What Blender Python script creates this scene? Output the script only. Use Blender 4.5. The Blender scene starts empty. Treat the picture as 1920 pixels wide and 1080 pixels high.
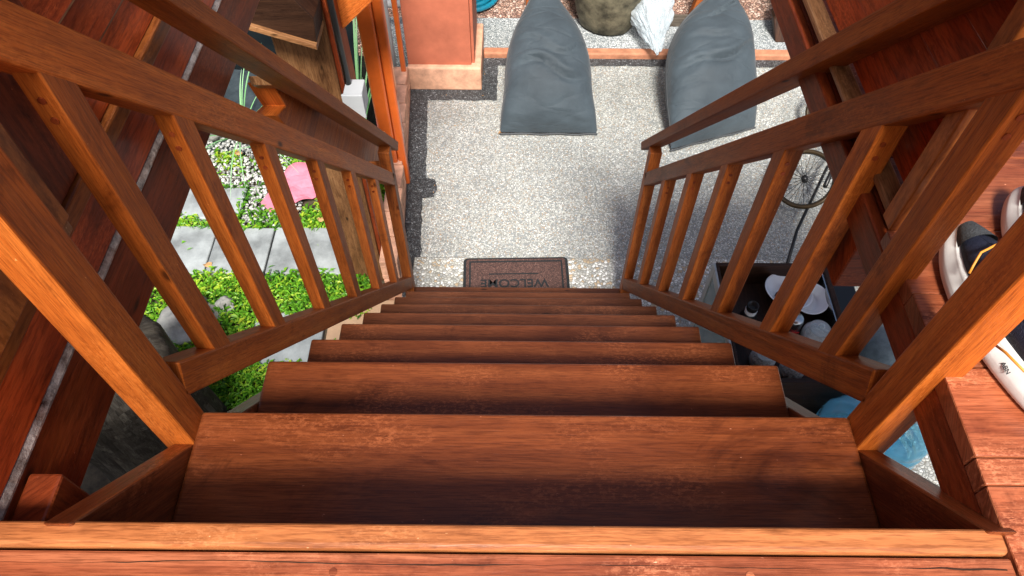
import bpy, bmesh, math, random
from mathutils import Vector, Matrix, noise
random.seed(7)
S = bpy.context.scene
C = S.collection
R = math.radians
# ------------------------------------------------------------------ camera, sky, sun, exposure
H = 3.16
cam = bpy.data.cameras.new("camera"); camo = bpy.data.objects.new("camera", cam); C.objects.link(camo)
cam.sensor_width = 36; cam.lens = 25.424; cam.clip_start = 0.02; cam.clip_end = 500
PITCH, YAW, ROLL = R(54.128), R(-.182), R(-.321)
fwd = Vector((math.sin(YAW)*math.cos(PITCH), math.cos(YAW)*math.cos(PITCH), -math.sin(PITCH)))
rt = Vector((math.cos(YAW), -math.sin(YAW), 0)); dn = fwd.cross(rt)
cr, sr = math.cos(ROLL), math.sin(ROLL)
right = cr*rt + sr*dn; down = -sr*rt + cr*dn
m = Matrix((right, -down, -fwd)).transposed().to_4x4(); m.translation = (0, 0, H)
camo.matrix_world = m
S.camera = camo
S.render.resolution_x = 1024; S.render.resolution_y = 576
W = bpy.data.worlds.new("World"); S.world = W; W.use_nodes = True
nt = W.node_tree
sky = nt.nodes.new('ShaderNodeTexSky'); sky.sky_type = 'NISHITA'; sky.sun_disc = False
SUN_EL, SUN_AZ = R(54), R(178)          # azimuth measured from +Y clockwise: the sun stands behind the viewer
sky.sun_elevation = SUN_EL; sky.sun_rotation = SUN_AZ
sky.air_density = 1.0; sky.dust_density = 4.0; sky.ozone_density = 1.0
bg = nt.nodes['Background']; bg.inputs[1].default_value = 0.085
nt.links.new(sky.outputs[0], bg.inputs[0])
sl = bpy.data.lights.new("sun", 'SUN'); sl.energy = 4.4; sl.angle = R(12); sl.color = (1, .95, .88)
so = bpy.data.objects.new("sun", sl); C.objects.link(so)
sd = Vector((math.sin(SUN_AZ)*math.cos(SUN_EL), math.cos(SUN_AZ)*math.cos(SUN_EL), math.sin(SUN_EL)))
so.rotation_euler = sd.to_track_quat('Z', 'Y').to_euler(); so.location = sd*20
S.view_settings.view_transform = 'Standard'; S.view_settings.look = 'None'
S.view_settings.exposure = 0.85; S.view_settings.gamma = 1.0

# ------------------------------------------------------------------ materials
def newmat(name):
    m = bpy.data.materials.new(name); m.use_nodes = True
    n = m.node_tree; b = n.nodes['Principled BSDF']
    return m, n, b
def N(n, t, **k):
    x = n.nodes.new(t)
    for a, v in k.items():
        if a in x.inputs.keys(): x.inputs[a].default_value = v
        else: setattr(x, a, v)
    return x
def ramp(n, stops, interp='LINEAR'):
    r = n.nodes.new('ShaderNodeValToRGB'); cr = r.color_ramp; cr.interpolation = interp
    while len(cr.elements) < len(stops): cr.elements.new(.5)
    for e, (p, c) in zip(cr.elements, stops):
        e.position = p; e.color = (*c, 1) if len(c) == 3 else c
    return r
def mixc(n, fac, a, b, mode='MIX'):
    x = n.nodes.new('ShaderNodeMix'); x.data_type = 'RGBA'; x.blend_type = mode
    for i, v in ((0, fac), (6, a), (7, b)):
        if hasattr(v, 'links') or hasattr(v, 'is_output'): n.links.new(v, x.inputs[i])
        elif i == 0: x.inputs[0].default_value = v
        else: x.inputs[i].default_value = (*v, 1)
    return x.outputs[2]
def wood(name, dark, mid, light, rough=.36, coat=.25, bump=.35, blotch=.5, grain=30, grey=None, wear_shade=0, scuff=.35):
    m, n, b = newmat(name); L = n.links.new
    tc = N(n, 'ShaderNodeTexCoord'); oi = N(n, 'ShaderNodeObjectInfo')
    off = N(n, 'ShaderNodeVectorMath', operation='SCALE'); off.inputs[0].default_value = (37, 11, 5); L(oi.outputs['Random'], off.inputs['Scale'])
    ad = N(n, 'ShaderNodeVectorMath', operation='ADD'); L(tc.outputs['UV'], ad.inputs[0]); L(off.outputs[0], ad.inputs[1])
    def tex(su, sv, det=6, rgh=.6, dist=0.):
        mp = N(n, 'ShaderNodeMapping'); mp.inputs['Scale'].default_value = (su, sv, 1); L(ad.outputs[0], mp.inputs[0])
        t = N(n, 'ShaderNodeTexNoise', Scale=1.0, Detail=det, Roughness=rgh, Distortion=dist); L(mp.outputs[0], t.inputs[0])
        return t.outputs[0]
    g1 = tex(1.6, grain, 7, .62, .6)
    rp = ramp(n, [(.28, dark), (.5, mid), (.74, light)]); L(g1, rp.inputs[0])
    # fine pores and streaks
    g2 = tex(22, grain*12, 3, .7)
    r2 = ramp(n, [(.36, (.45, .38, .34)), (.56, (1, 1, 1))]); L(g2, r2.inputs[0])
    c = mixc(n, .75, rp.outputs[0], r2.outputs[0], 'MULTIPLY')
    g3 = tex(2.5, 7, 5, .65, 1.2)
    r3 = ramp(n, [(.3, (.42, .34, .30)), (.52, (1, 1, 1)), (.75, (1.25, 1.18, 1.05))]); L(g3, r3.inputs[0])
    c = mixc(n, blotch, c, r3.outputs[0], 'MULTIPLY')
    # worn lighter scuffs made of many fine specks
    g6 = tex(4, 9, 3, .5); r6 = ramp(n, [(.50, (0, 0, 0)), (.66, (1, 1, 1))]); L(g6, r6.inputs[0])
    g7 = tex(95, 210, 3, .8); r7 = ramp(n, [(.48, (0, 0, 0)), (.62, (scuff, scuff, scuff))]); L(g7, r7.inputs[0])
    mm = N(n, 'ShaderNodeMath', operation='MULTIPLY'); L(r6.outputs[0], mm.inputs[0]); L(r7.outputs[0], mm.inputs[1])
    c = mixc(n, mm.outputs[0], c, tuple(min(1, v*1.45+.01) for v in light))
    # grime
    g8 = tex(3.1, 5, 6, .75, .8); r8 = ramp(n, [(.30, (.30, .22, .18)), (.44, (1, 1, 1))]); L(g8, r8.inputs[0])
    c = mixc(n, .8, c, r8.outputs[0], 'MULTIPLY')
    # whitish scratches / dried specks
    g4 = tex(110, 300, 2, .5)
    r4 = ramp(n, [(.76, (0, 0, 0)), (.80, (.7, .7, .7))]); L(g4, r4.inputs[0])
    c = mixc(n, r4.outputs[0], c, tuple(min(1, v*2.2+.12) for v in light))
    # small dark knots
    vmp = N(n, 'ShaderNodeMapping'); vmp.inputs['Scale'].default_value = (4.2, 11, 1); L(ad.outputs[0], vmp.inputs[0])
    vo = N(n, 'ShaderNodeTexVoronoi', Scale=1.0); L(vmp.outputs[0], vo.inputs[0])
    rv = ramp(n, [(.03, (1, 1, 1)), (.085, (0, 0, 0))]); L(vo.outputs['Distance'], rv.inputs[0])
    c = mixc(n, rv.outputs[0], c, tuple(v*.25 for v in dark))
    if grey:
        g5 = tex(1.2, 9, 5, .7, .5); r5 = ramp(n, [(.4, (0, 0, 0)), (.62, (.8, .8, .8))]); L(g5, r5.inputs[0])
        c = mixc(n, r5.outputs[0], c, grey)
    if wear_shade:            # weathering plus eave shade put into the colour towards the stair foot
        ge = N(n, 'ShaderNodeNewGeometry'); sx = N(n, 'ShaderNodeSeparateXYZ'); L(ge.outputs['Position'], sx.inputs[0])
        wr_ = N(n, 'ShaderNodeMapRange', interpolation_type='SMOOTHSTEP'); wr_.inputs[1].default_value = 2.25; wr_.inputs[2].default_value = .9; wr_.inputs[3].default_value = 0; wr_.inputs[4].default_value = wear_shade; L(sx.outputs[2], wr_.inputs[0])
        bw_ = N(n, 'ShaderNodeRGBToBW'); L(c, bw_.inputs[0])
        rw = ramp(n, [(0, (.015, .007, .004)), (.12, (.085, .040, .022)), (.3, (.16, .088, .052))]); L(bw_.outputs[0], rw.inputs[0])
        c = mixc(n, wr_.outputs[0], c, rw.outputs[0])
    # object to object tone
    mr = N(n, 'ShaderNodeMapRange'); mr.inputs[3].default_value = .76; mr.inputs[4].default_value = 1.2; L(oi.outputs['Random'], mr.inputs[0])
    hs = N(n, 'ShaderNodeHueSaturation'); L(mr.outputs[0], hs.inputs['Value']); L(c, hs.inputs['Color'])
    L(hs.outputs[0], b.inputs['Base Color'])
    rr = N(n, 'ShaderNodeMapRange'); rr.inputs[3].default_value = rough-.12; rr.inputs[4].default_value = rough+.2; L(g3, rr.inputs[0]); L(rr.outputs[0], b.inputs['Roughness'])
    b.inputs['Coat Weight'].default_value = coat; b.inputs['Coat Roughness'].default_value = .18; b.inputs['Specular IOR Level'].default_value = .2
    bp = N(n, 'ShaderNodeBump', Strength=bump, Distance=.0015); L(g2, bp.inputs['Height'])
    bp2 = N(n, 'ShaderNodeBump', Strength=bump*.8, Distance=.004); L(g1, bp2.inputs['Height']); L(bp.outputs[0], bp2.inputs['Normal'])
    L(bp2.outputs[0], b.inputs['Normal'])
    return m
def lin(*c): return tuple(((x/255)/12.92 if x/255 <= .04045 else ((x/255+.055)/1.055)**2.4) for x in c)
M = {}
M['rail'] = wood('teak_rail', (.28, .062, .008), (.44, .105, .014), (.58, .17, .028), rough=.5, coat=.03, wear_shade=.35, grain=44, scuff=.25)
M['tread'] = wood('teak_tread', (.115, .026, .008), (.185, .044, .012), (.26, .070, .020), rough=.36, coat=.22, blotch=.65, grain=42, wear_shade=.7, scuff=.6)
M['deck'] = wood('deck_wood', (.17, .038, .016), (.30, .082, .034), (.43, .15, .07), rough=.34, coat=.3, blotch=.75, grain=40, scuff=.6)
M['nosing'] = wood('nosing_wood', (.28, .085, .027), (.42, .145, .048), (.54, .23, .09), rough=.36, coat=.35, blotch=.5, grain=24)
M['panel'] = wood('siding_wood', (.30, .038, .010), (.50, .075, .016), (.62, .12, .026), rough=.38, coat=.2, blotch=.7, grain=14)
M['beam'] = wood('beam_wood', (.13, .022, .007), (.26, .046, .012), (.36, .08, .02), rough=.42, coat=.12, blotch=.7, grain=14)
M['pale'] = wood('pale_wood', (.22, .09, .035), (.36, .17, .07), (.50, .27, .12), rough=.4, coat=.2)
M['post'] = wood('post_wood', (.085, .040, .016), (.16, .075, .030), (.24, .125, .055), rough=.55, coat=0, grain=18)
M['jamb'] = wood('jamb_wood', (.16, .04, .010), (.32, .095, .02), (.46, .17, .045), rough=.42, coat=.2, blotch=.9, grain=9)
M['orange'] = wood('orange_wood', (.36, .075, .015), (.55, .13, .022), (.68, .20, .04), rough=.3, coat=.5, blotch=.25)
M['weathered'] = wood('weathered_wood', (.03, .026, .022), (.075, .065, .052), (.14, .12, .10), rough=.7, coat=0, blotch=.8, grain=20)
M['darkwood'] = wood('dark_wood', (.018, .009, .006), (.04, .018, .010), (.075, .034, .018), rough=.45, coat=.03)

def plain(name, col, rough=.5, metal=0, coat=0, bump=0, bscale=60, var=0, vscale=8, spec=None, trans=0, ior=1.45, col2=None, sheen=0):
    m, n, b = newmat(name); L = n.links.new
    tc = N(n, 'ShaderNodeTexCoord')
    b.inputs['Base Color'].default_value = (*col, 1); b.inputs['Roughness'].default_value = rough
    b.inputs['Metallic'].default_value = metal; b.inputs['Coat Weight'].default_value = coat
    b.inputs['Transmission Weight'].default_value = trans; b.inputs['IOR'].default_value = ior
    if var:
        t = N(n, 'ShaderNodeTexNoise', Scale=vscale, Detail=7, Roughness=.65); L(tc.outputs['Object'], t.inputs[0])
        r = ramp(n, [(.3, tuple(v*(1-var) for v in col)), (.68, col2 or tuple(min(1, v*(1+var*.7)) for v in col))]); L(t.outputs[0], r.inputs[0])
        L(r.outputs[0], b.inputs['Base Color'])
    if bump:
        t = N(n, 'ShaderNodeTexNoise', Scale=bscale, Detail=5, Roughness=.6); L(tc.outputs['Object'], t.inputs[0])
        bp = N(n, 'ShaderNodeBump', Strength=bump, Distance=.004); L(t.outputs[0], bp.inputs['Height']); L(bp.outputs[0], b.inputs['Normal'])
    return m
def pebble(name, stops, gap, scale=85, bump=.6, blot=None, rough=.5):
    m, n, b = newmat(name); L = n.links.new
    tc = N(n, 'ShaderNodeTexCoord')
    nz = N(n, 'ShaderNodeTexNoise', Scale=scale*.6, Detail=2); L(tc.outputs['Object'], nz.inputs[0])
    mx = N(n, 'ShaderNodeMix'); mx.data_type = 'VECTOR'; mx.inputs[0].default_value = .004*30/scale
    L(tc.outputs['Object'], mx.inputs[4]); L(nz.outputs['Color'], mx.inputs[5])
    v = N(n, 'ShaderNodeTexVoronoi', Scale=scale); L(mx.outputs[1], v.inputs[0])
    v2 = N(n, 'ShaderNodeTexVoronoi', Scale=scale, feature='DISTANCE_TO_EDGE'); L(mx.outputs[1], v2.inputs[0])
    sp = N(n, 'ShaderNodeSeparateColor'); L(v.outputs['Color'], sp.inputs[0])
    r = ramp(n, stops, 'CONSTANT'); L(sp.outputs[0], r.inputs[0])
    rg = ramp(n, [(.02, (1, 1, 1)), (.14, (0, 0, 0))]); L(v2.outputs['Distance'], rg.inputs[0])
    c = mixc(n, rg.outputs[0], r.outputs[0], gap)
    t = N(n, 'ShaderNodeTexNoise', Scale=1.7, Detail=6, Roughness=.6); L(tc.outputs['Object'], t.inputs[0])
    rb = ramp(n, blot or [(.3, (.72, .74, .72)), (.6, (1.1, 1.1, 1.1))]); L(t.outputs[0], rb.inputs[0])
    c = mixc(n, 1., c, rb.outputs[0], 'MULTIPLY')
    L(c, b.inputs['Base Color']); b.inputs['Roughness'].default_value = rough
    bp = N(n, 'ShaderNodeBump', Strength=bump, Distance=.006)
    rh = ramp(n, [(0, (0, 0, 0)), (.35, (1, 1, 1))]); L(v2.outputs['Distance'], rh.inputs[0]); L(rh.outputs[0], bp.inputs['Height'])
    L(bp.outputs[0], b.inputs['Normal'])
    return m
M['patio'] = pebble('pebble_wash', [(0, (.36, .37, .345)), (.2, (.47, .485, .46)), (.42, (.25, .265, .27)), (.56, (.57, .585, .565)), (.74, (.40, .32, .24)), (.82, (.27, .31, .33)), (.92, (.74, .76, .74))], (.17, .17, .158), 128, .5, blot=[(.32, (.74, .75, .74)), (.5, (.97, .97, .96)), (.66, (1.1, 1.1, 1.08))])
M['slab'] = pebble('pebble_wash_step', [(0, (.42, .42, .39)), (.25, (.54, .54, .50)), (.5, (.36, .37, .36)), (.6, (.78, .78, .75)), (.8, (.5, .38, .25)), (.95, (.85, .86, .84))], (.22, .21, .18), 62, .6)
M['border'] = pebble('dark_pebble', [(0, (.06, .067, .075)), (.3, (.12, .13, .14)), (.6, (.045, .05, .056)), (.82, (.17, .185, .20)), (.95, (.3, .32, .34))], (.012, .012, .013), 112, .8)
M['strip'] = pebble('grey_pebble', [(0, (.40, .44, .46)), (.25, (.56, .60, .62)), (.5, (.24, .27, .29)), (.7, (.72, .75, .76))], (.12, .13, .13), 110, .6)
M['pinkgravel'] = pebble('pink_gravel', [(0, (.42, .24, .18)), (.3, (.55, .36, .28)), (.6, (.26, .15, .12)), (.8, (.66, .48, .40))], (.06, .04, .03), 48, .9)
M['terra'] = plain('terracotta_paint', (.43, .125, .068), .6, bump=.35, var=.3, vscale=3.2, bscale=45)
M['peach'] = plain('peach_render', (.62, .34, .22), .75, bump=.5, var=.35, vscale=14, bscale=90)
M['curb'] = plain('terracotta_kerb', (.42, .18, .10), .7, bump=.4, var=.4, vscale=10)
M['orangepaint'] = plain('orange_gloss_paint', (.60, .115, .018), .28, coat=.5, bump=.08, var=.2, vscale=6)
M['grey'] = plain('grey_plastic', (.42, .45, .47), .4, var=.08)
M['pvc'] = plain('white_pvc', (.62, .66, .68), .4, var=.1)
M['black'] = plain('black_plastic', (.012, .012, .013), .35)
M['blackmetal'] = plain('black_metal', (.02, .02, .02), .3, metal=.3)
M['bronze'] = plain('bronze_tyre', (.03, .022, .012), .35, metal=.3, var=.6, vscale=4, col2=(.11, .07, .03))
M['stonepot'] = plain('mossy_stone', (.060, .055, .032), .85, bump=1., var=.75, vscale=11, bscale=34, col2=(.19, .17, .11))
M['hose'] = plain('teal_hose', (.006, .17, .26), .35, coat=.2, var=.4, vscale=60)
M['rock'] = plain('garden_rock', (.27, .27, .25), .85, bump=1., var=.45, vscale=9, bscale=22)
M['paver'] = plain('grey_paver', (.26, .285, .29), .7, bump=.6, var=.6, vscale=3.6, bscale=40)
M['peachpaver'] = plain('peach_paver', (.40, .26, .16), .7, bump=.35, var=.2, vscale=6, bscale=40)
M['pink'] = plain('pink_sheet', (.62, .19, .26), .6, var=.18, vscale=12, bump=.3)
M['paleplastic'] = plain('pale_blue_sheet', (.40, .47, .50), .3, var=.3, vscale=14, bump=.4)
M['soil'] = plain('garden_soil', (.07, .052, .032), .95, bump=1., var=.6, vscale=18, bscale=60)
M['stump'] = wood('stump_wood', (.018, .015, .012), (.055, .048, .038), (.13, .12, .10), rough=.8, coat=0, bump=.9, blotch=.8, grain=12)
M['whiteglaze'] = plain('white_glaze', (.85, .88, .9), .12, coat=.5)
M['shoe_mid'] = plain('white_rubber', (.66, .66, .64), .5, bump=.1, var=.15, vscale=12)
M['shoe_blue'] = plain('navy_mesh', (.007, .010, .028), .7, bump=.6, bscale=500)
M['shoe_dark'] = plain('charcoal_mesh', (.04, .045, .05), .8, bump=.8, bscale=420, var=.5, vscale=30)
M['lace'] = plain('amber_cord', (.60, .24, .03), .5)
M['steel'] = plain('brushed_steel', (.5, .5, .5), .25, metal=1)
M['red'] = plain('red_print', (.55, .02, .02), .4)
M['sugar'] = plain('white_granules', (.85, .84, .80), .8, bump=.8, bscale=300, var=.35, vscale=80)
M['coffee'] = plain('speckled_granules', (.36, .34, .31), .8, bump=.8, bscale=300, var=.8, vscale=120)
M['tealglass'] = plain('teal_glass_panel', (.22, .34, .34), .15, coat=.6, var=.15, vscale=3)
M['alu'] = plain('pale_frame', (.42, .46, .45), .35, metal=.2)
M['wetcloth'] = plain('wet_grey_cover', (.22, .29, .32), .28, bump=1., bscale=130, var=.35, vscale=25)
M['bark'] = plain('dry_leaf', (.42, .24, .10), .7, var=.4, vscale=40)
M['flaking'] = plain('flaking_varnish', (.10, .05, .035), .18, coat=.8, bump=1., var=.6, vscale=38, bscale=110, col2=(.50, .42, .38))
M['ink'] = plain('dark_ink', (.05, .055, .06), .6)

def glass(name, col, rough=.03, ior=1.45, mixw=.5):
    m, n, b = newmat(name); L = n.links.new
    b.inputs['Base Color'].default_value = (*col, 1); b.inputs['Roughness'].default_value = rough
    b.inputs['Transmission Weight'].default_value = mixw; b.inputs['IOR'].default_value = ior
    b.inputs['Coat Weight'].default_value = .4
    return m
def jugmat():
    m, n, b = newmat('blue_polycarbonate'); L = n.links.new
    b.inputs['Base Color'].default_value = (.26, .68, .88, 1); b.inputs['Roughness'].default_value = .08; b.inputs['Coat Weight'].default_value = .6
    tr = N(n, 'ShaderNodeBsdfTransparent'); tr.inputs[0].default_value = (.55, .86, .96, 1); mx = N(n, 'ShaderNodeMixShader')
    lw = N(n, 'ShaderNodeLayerWeight', Blend=.45); r = ramp(n, [(0, (.22, .22, .22)), (.7, (.88, .88, .88))]); L(lw.outputs['Facing'], r.inputs[0])
    L(r.outputs[0], mx.inputs[0]); L(tr.outputs[0], mx.inputs[1]); L(b.outputs[0], mx.inputs[2]); L(mx.outputs[0], n.nodes['Material Output'].inputs[0])
    return m
M['bluebottle'] = jugmat()
M['jugwater'] = plain('jug_water', (.50, .82, .95), .1, coat=.3)
def thinglass():
    m, n, b = newmat('clear_glass'); L = n.links.new
    b.inputs['Base Color'].default_value = (.75, .80, .80, 1); b.inputs['Roughness'].default_value = .04; b.inputs['Coat Weight'].default_value = .6
    tr = N(n, 'ShaderNodeBsdfTransparent'); tr.inputs[0].default_value = (.94, .97, .97, 1); mx = N(n, 'ShaderNodeMixShader')
    lw = N(n, 'ShaderNodeLayerWeight', Blend=.5); r = ramp(n, [(.1, (.10, .10, .10)), (.85, (.85, .85, .85))]); L(lw.outputs['Facing'], r.inputs[0])
    L(r.outputs[0], mx.inputs[0]); L(tr.outputs[0], mx.inputs[1]); L(b.outputs[0], mx.inputs[2]); L(mx.outputs[0], n.nodes['Material Output'].inputs[0])
    return m
M['clearglass'] = thinglass()
def film():
    m, n, b = newmat('clear_plastic_film'); L = n.links.new
    b.inputs['Base Color'].default_value = (.60, .68, .73, 1); b.inputs['Roughness'].default_value = .18
    b.inputs['Transmission Weight'].default_value = .25; b.inputs['IOR'].default_value = 1.2
    tr = N(n, 'ShaderNodeBsdfTransparent'); mx = N(n, 'ShaderNodeMixShader'); 
    lw = N(n, 'ShaderNodeLayerWeight', Blend=.4); r = ramp(n, [(0, (.34, .34, .34)), (.55, (.9, .9, .9))]); L(lw.outputs['Facing'], r.inputs[0])
    L(r.outputs[0], mx.inputs[0]); L(tr.outputs[0], mx.inputs[1]); L(b.outputs[0], mx.inputs[2])
    L(mx.outputs[0], n.nodes['Material Output'].inputs[0])
    return m
M['film'] = film()
def fabric():
    m, n, b = newmat('grey_nylon'); L = n.links.new
    tc = N(n, 'ShaderNodeTexCoord')
    t = N(n, 'ShaderNodeTexNoise', Scale=3.5, Detail=6, Roughness=.6); L(tc.outputs['Object'], t.inputs[0])
    r = ramp(n, [(.3, (.027, .038, .047)), (.7, (.050, .069, .083))]); L(t.outputs[0], r.inputs[0]); L(r.outputs[0], b.inputs['Base Color'])
    b.inputs['Roughness'].default_value = .72; b.inputs['Specular IOR Level'].default_value = .35; b.inputs['Sheen Weight'].default_value = .1
    w = N(n, 'ShaderNodeTexNoise', Scale=7, Detail=4, Roughness=.5, Distortion=.5); L(tc.outputs['Object'], w.inputs[0])
    bp = N(n, 'ShaderNodeBump', Strength=.22, Distance=.03); L(w.outputs[0], bp.inputs['Height'])
    mpw = N(n, 'ShaderNodeMapping'); mpw.inputs['Scale'].default_value = (3.2, 9, 7); mpw.inputs['Rotation'].default_value = (0, 0, .35); L(tc.outputs['Object'], mpw.inputs[0])
    nw_ = N(n, 'ShaderNodeTexNoise', Scale=1.2, Detail=2); L(mpw.outputs[0], nw_.inputs[0]); mxw = N(n, 'ShaderNodeMix'); mxw.data_type = 'VECTOR'; mxw.inputs[0].default_value = .45; L(mpw.outputs[0], mxw.inputs[4]); L(nw_.outputs['Color'], mxw.inputs[5])
    vw = N(n, 'ShaderNodeTexVoronoi', Scale=1.6, feature='DISTANCE_TO_EDGE'); L(mxw.outputs[1], vw.inputs[0]); rw_ = ramp(n, [(0, (0, 0, 0)), (.12, (.75, .75, .75)), (.5, (1, 1, 1))]); L(vw.outputs['Distance'], rw_.inputs[0])
    bc = N(n, 'ShaderNodeBump', Strength=.28, Distance=.012); L(rw_.outputs[0], bc.inputs['Height']); L(bp.outputs[0], bc.inputs['Normal']); bp = bc
    w2 = N(n, 'ShaderNodeTexNoise', Scale=420, Detail=2); L(tc.outputs['Object'], w2.inputs[0])
    b2 = N(n, 'ShaderNodeBump', Strength=.15, Distance=.001); L(w2.outputs[0], b2.inputs['Height']); L(bp.outputs[0], b2.inputs['Normal'])
    L(b2.outputs[0], b.inputs['Normal'])
    return m
M['nylon'] = fabric()
def matmat():
    m, n, b = newmat('doormat_pile'); L = n.links.new
    tc = N(n, 'ShaderNodeTexCoord')
    t = N(n, 'ShaderNodeTexNoise', Scale=190, Detail=3, Roughness=.7); L(tc.outputs['Object'], t.inputs[0])
    r = ramp(n, [(.38, (.030, .019, .016)), (.55, (.10, .046, .037)), (.7, (.22, .13, .105))]); L(t.outputs[0], r.inputs[0]); L(r.outputs[0], b.inputs['Base Color'])
    b.inputs['Roughness'].default_value = .95
    bp = N(n, 'ShaderNodeBump', Strength=1., Distance=.006); L(t.outputs[0], bp.inputs['Height']); L(bp.outputs[0], b.inputs['Normal'])
    return m
M['mat'] = matmat()
M['matdark'] = plain('doormat_black', (.014, .016, .018), .95, bump=1., bscale=200, var=.5, vscale=150)
def leafmat(name, a, b_, c_):
    m, n, b = newmat(name); L = n.links.new
    at = N(n, 'ShaderNodeAttribute', attribute_name='tone')
    r = ramp(n, [(0, a), (.55, b_), (1, c_)]); L(at.outputs['Fac'], r.inputs[0]); L(r.outputs[0], b.inputs['Base Color'])
    b.inputs['Roughness'].default_value = .45
    tl = N(n, 'ShaderNodeBsdfTranslucent'); L(r.outputs[0], tl.inputs[0]); mx = N(n, 'ShaderNodeMixShader'); mx.inputs[0].default_value = .3
    L(b.outputs[0], mx.inputs[1]); L(tl.outputs[0], mx.inputs[2]); L(mx.outputs[0], n.nodes['Material Output'].inputs[0])
    return m
M['grass'] = leafmat('broadleaf_grass', (.03, .13, .01), (.16, .42, .025), (.55, .66, .06))
M['iris'] = leafmat('iris_leaf', (.08, .25, .08), (.22, .50, .20), (.45, .70, .42))
M['stone'] = leafmat('white_gravel', (.12, .13, .12), (.45, .46, .44), (.80, .80, .78))
def water():
    m, n, b = newmat('pond_water'); L = n.links.new
    b.inputs['Base Color'].default_value = (.006, .008, .007, 1); b.inputs['Roughness'].default_value = .10; b.inputs['Specular IOR Level'].default_value = .15
    tc = N(n, 'ShaderNodeTexCoord'); t = N(n, 'ShaderNodeTexNoise', Scale=9, Detail=4); L(tc.outputs['Object'], t.inputs[0])
    bp = N(n, 'ShaderNodeBump', Strength=.15, Distance=.01); L(t.outputs[0], bp.inputs['Height']); L(bp.outputs[0], b.inputs['Normal'])
    return m
M['water'] = water()
M['slate'] = plain('pond_slate', (.035, .045, .048), .3, bump=.4, var=.6, vscale=12, bscale=30)

# ------------------------------------------------------------------ mesh helpers (world coordinates; made local on build)
class MB:
    def __init__(s): s.v = []; s.f = []; s.t = None
    def box(s, a, b):
        x0, y0, z0 = [min(p, q) for p, q in zip(a, b)]; x1, y1, z1 = [max(p, q) for p, q in zip(a, b)]
        return s.hexa([(x0, y0, z0), (x1, y0, z0), (x1, y1, z0), (x0, y1, z0), (x0, y0, z1), (x1, y0, z1), (x1, y1, z1), (x0, y1, z1)])
    def hexa(s, p):
        k = len(s.v); s.v += [Vector(q) for q in p]
        s.f += [tuple(k+i for i in q) for q in ((0, 3, 2, 1), (4, 5, 6, 7), (0, 1, 5, 4), (1, 2, 6, 5), (2, 3, 7, 6), (3, 0, 4, 7))]
        return s
    def prism(s, poly, ext):
        k = len(s.v); n = len(poly); e = Vector(ext)
        s.v += [Vector(q) for q in poly] + [Vector(q)+e for q in poly]
        nrm = Vector((0, 0, 0))
        for i in range(n): nrm += Vector(poly[i]).cross(Vector(poly[(i+1) % n]))
        a, b = list(range(n)), list(range(n, 2*n))
        if nrm.dot(e) > 0: s.f.append(tuple(k+i for i in reversed(a))); s.f.append(tuple(k+i for i in b)); sg = 1
        else: s.f.append(tuple(k+i for i in a)); s.f.append(tuple(k+i for i in reversed(b))); sg = -1
        for i in range(n):
            j = (i+1) % n
            q = (k+i, k+j, k+n+j, k+n+i); s.f.append(q if sg > 0 else tuple(reversed(q)))
        return s
    def beam(s, a, b, w, h, side=Vector((1, 0, 0))):
        """box along a->b; w along side, h perpendicular; a,b are the centre line"""
        a, b = Vector(a), Vector(b); d = (b-a).normalized(); sv = (Vector(side) - d*d.dot(Vector(side))).normalized(); u = d.cross(sv)
        p = [c + sv*i*w/2 + u*j*h/2 for c in (a, b) for i, j in ((-1, -1), (1, -1), (1, 1), (-1, 1))]
        return s.hexa(p)
    def tube(s, pts, r, n=10, cap=True):
        k = len(s.v); P = [Vector(p) for p in pts]; rr = r if isinstance(r, (list, tuple)) else [r]*len(P)
        up = Vector((.13, .31, .94))
        for i, p in enumerate(P):
            d = (P[min(i+1, len(P)-1)] - P[max(i-1, 0)]).normalized()
            x = d.cross(up)
            if x.length < 1e-3: x = d.cross(Vector((1, 0, 0)))
            x.normalize(); y = d.cross(x)
            for j in range(n):
                a = 2*math.pi*j/n; s.v.append(p + (x*math.cos(a) + y*math.sin(a))*rr[i])
        for i in range(len(P)-1):
            for j in range(n):
                a = k+i*n+j; b = k+i*n+(j+1) % n; s.f.append((a, b, b+n, a+n))
        if cap: s.f.append(tuple(k+j for j in reversed(range(n)))); e = k+(len(P)-1)*n; s.f.append(tuple(e+j for j in range(n)))
        return s
    def lathe(s, prof, c, n=40, tilt=None):
        """profile [(r,z)] about vertical axis through c"""
        k = len(s.v); c = Vector(c); T = tilt or Matrix.Identity(3)
        for r, z in prof:
            for j in range(n):
                a = 2*math.pi*j/n; s.v.append(c + T @ Vector((r*math.cos(a), r*math.sin(a), z)))
        for i in range(len(prof)-1):
            for j in range(n):
                a = k+i*n+j; b = k+i*n+(j+1) % n; s.f.append((a, b, b+n, a+n))
        if prof[0][0] > 1e-4: s.f.append(tuple(k+j for j in reversed(range(n))))
        if prof[-1][0] > 1e-4: e = k+(len(prof)-1)*n; s.f.append(tuple(e+j for j in range(n)))
        return s
    def sheet(s, x0, y0, x1, y1, z):
        k = len(s.v); s.v += [Vector(q) for q in ((x0, y0, z), (x1, y0, z), (x1, y1, z), (x0, y1, z))]; s.f.append((k, k+1, k+2, k+3)); return s
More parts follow.
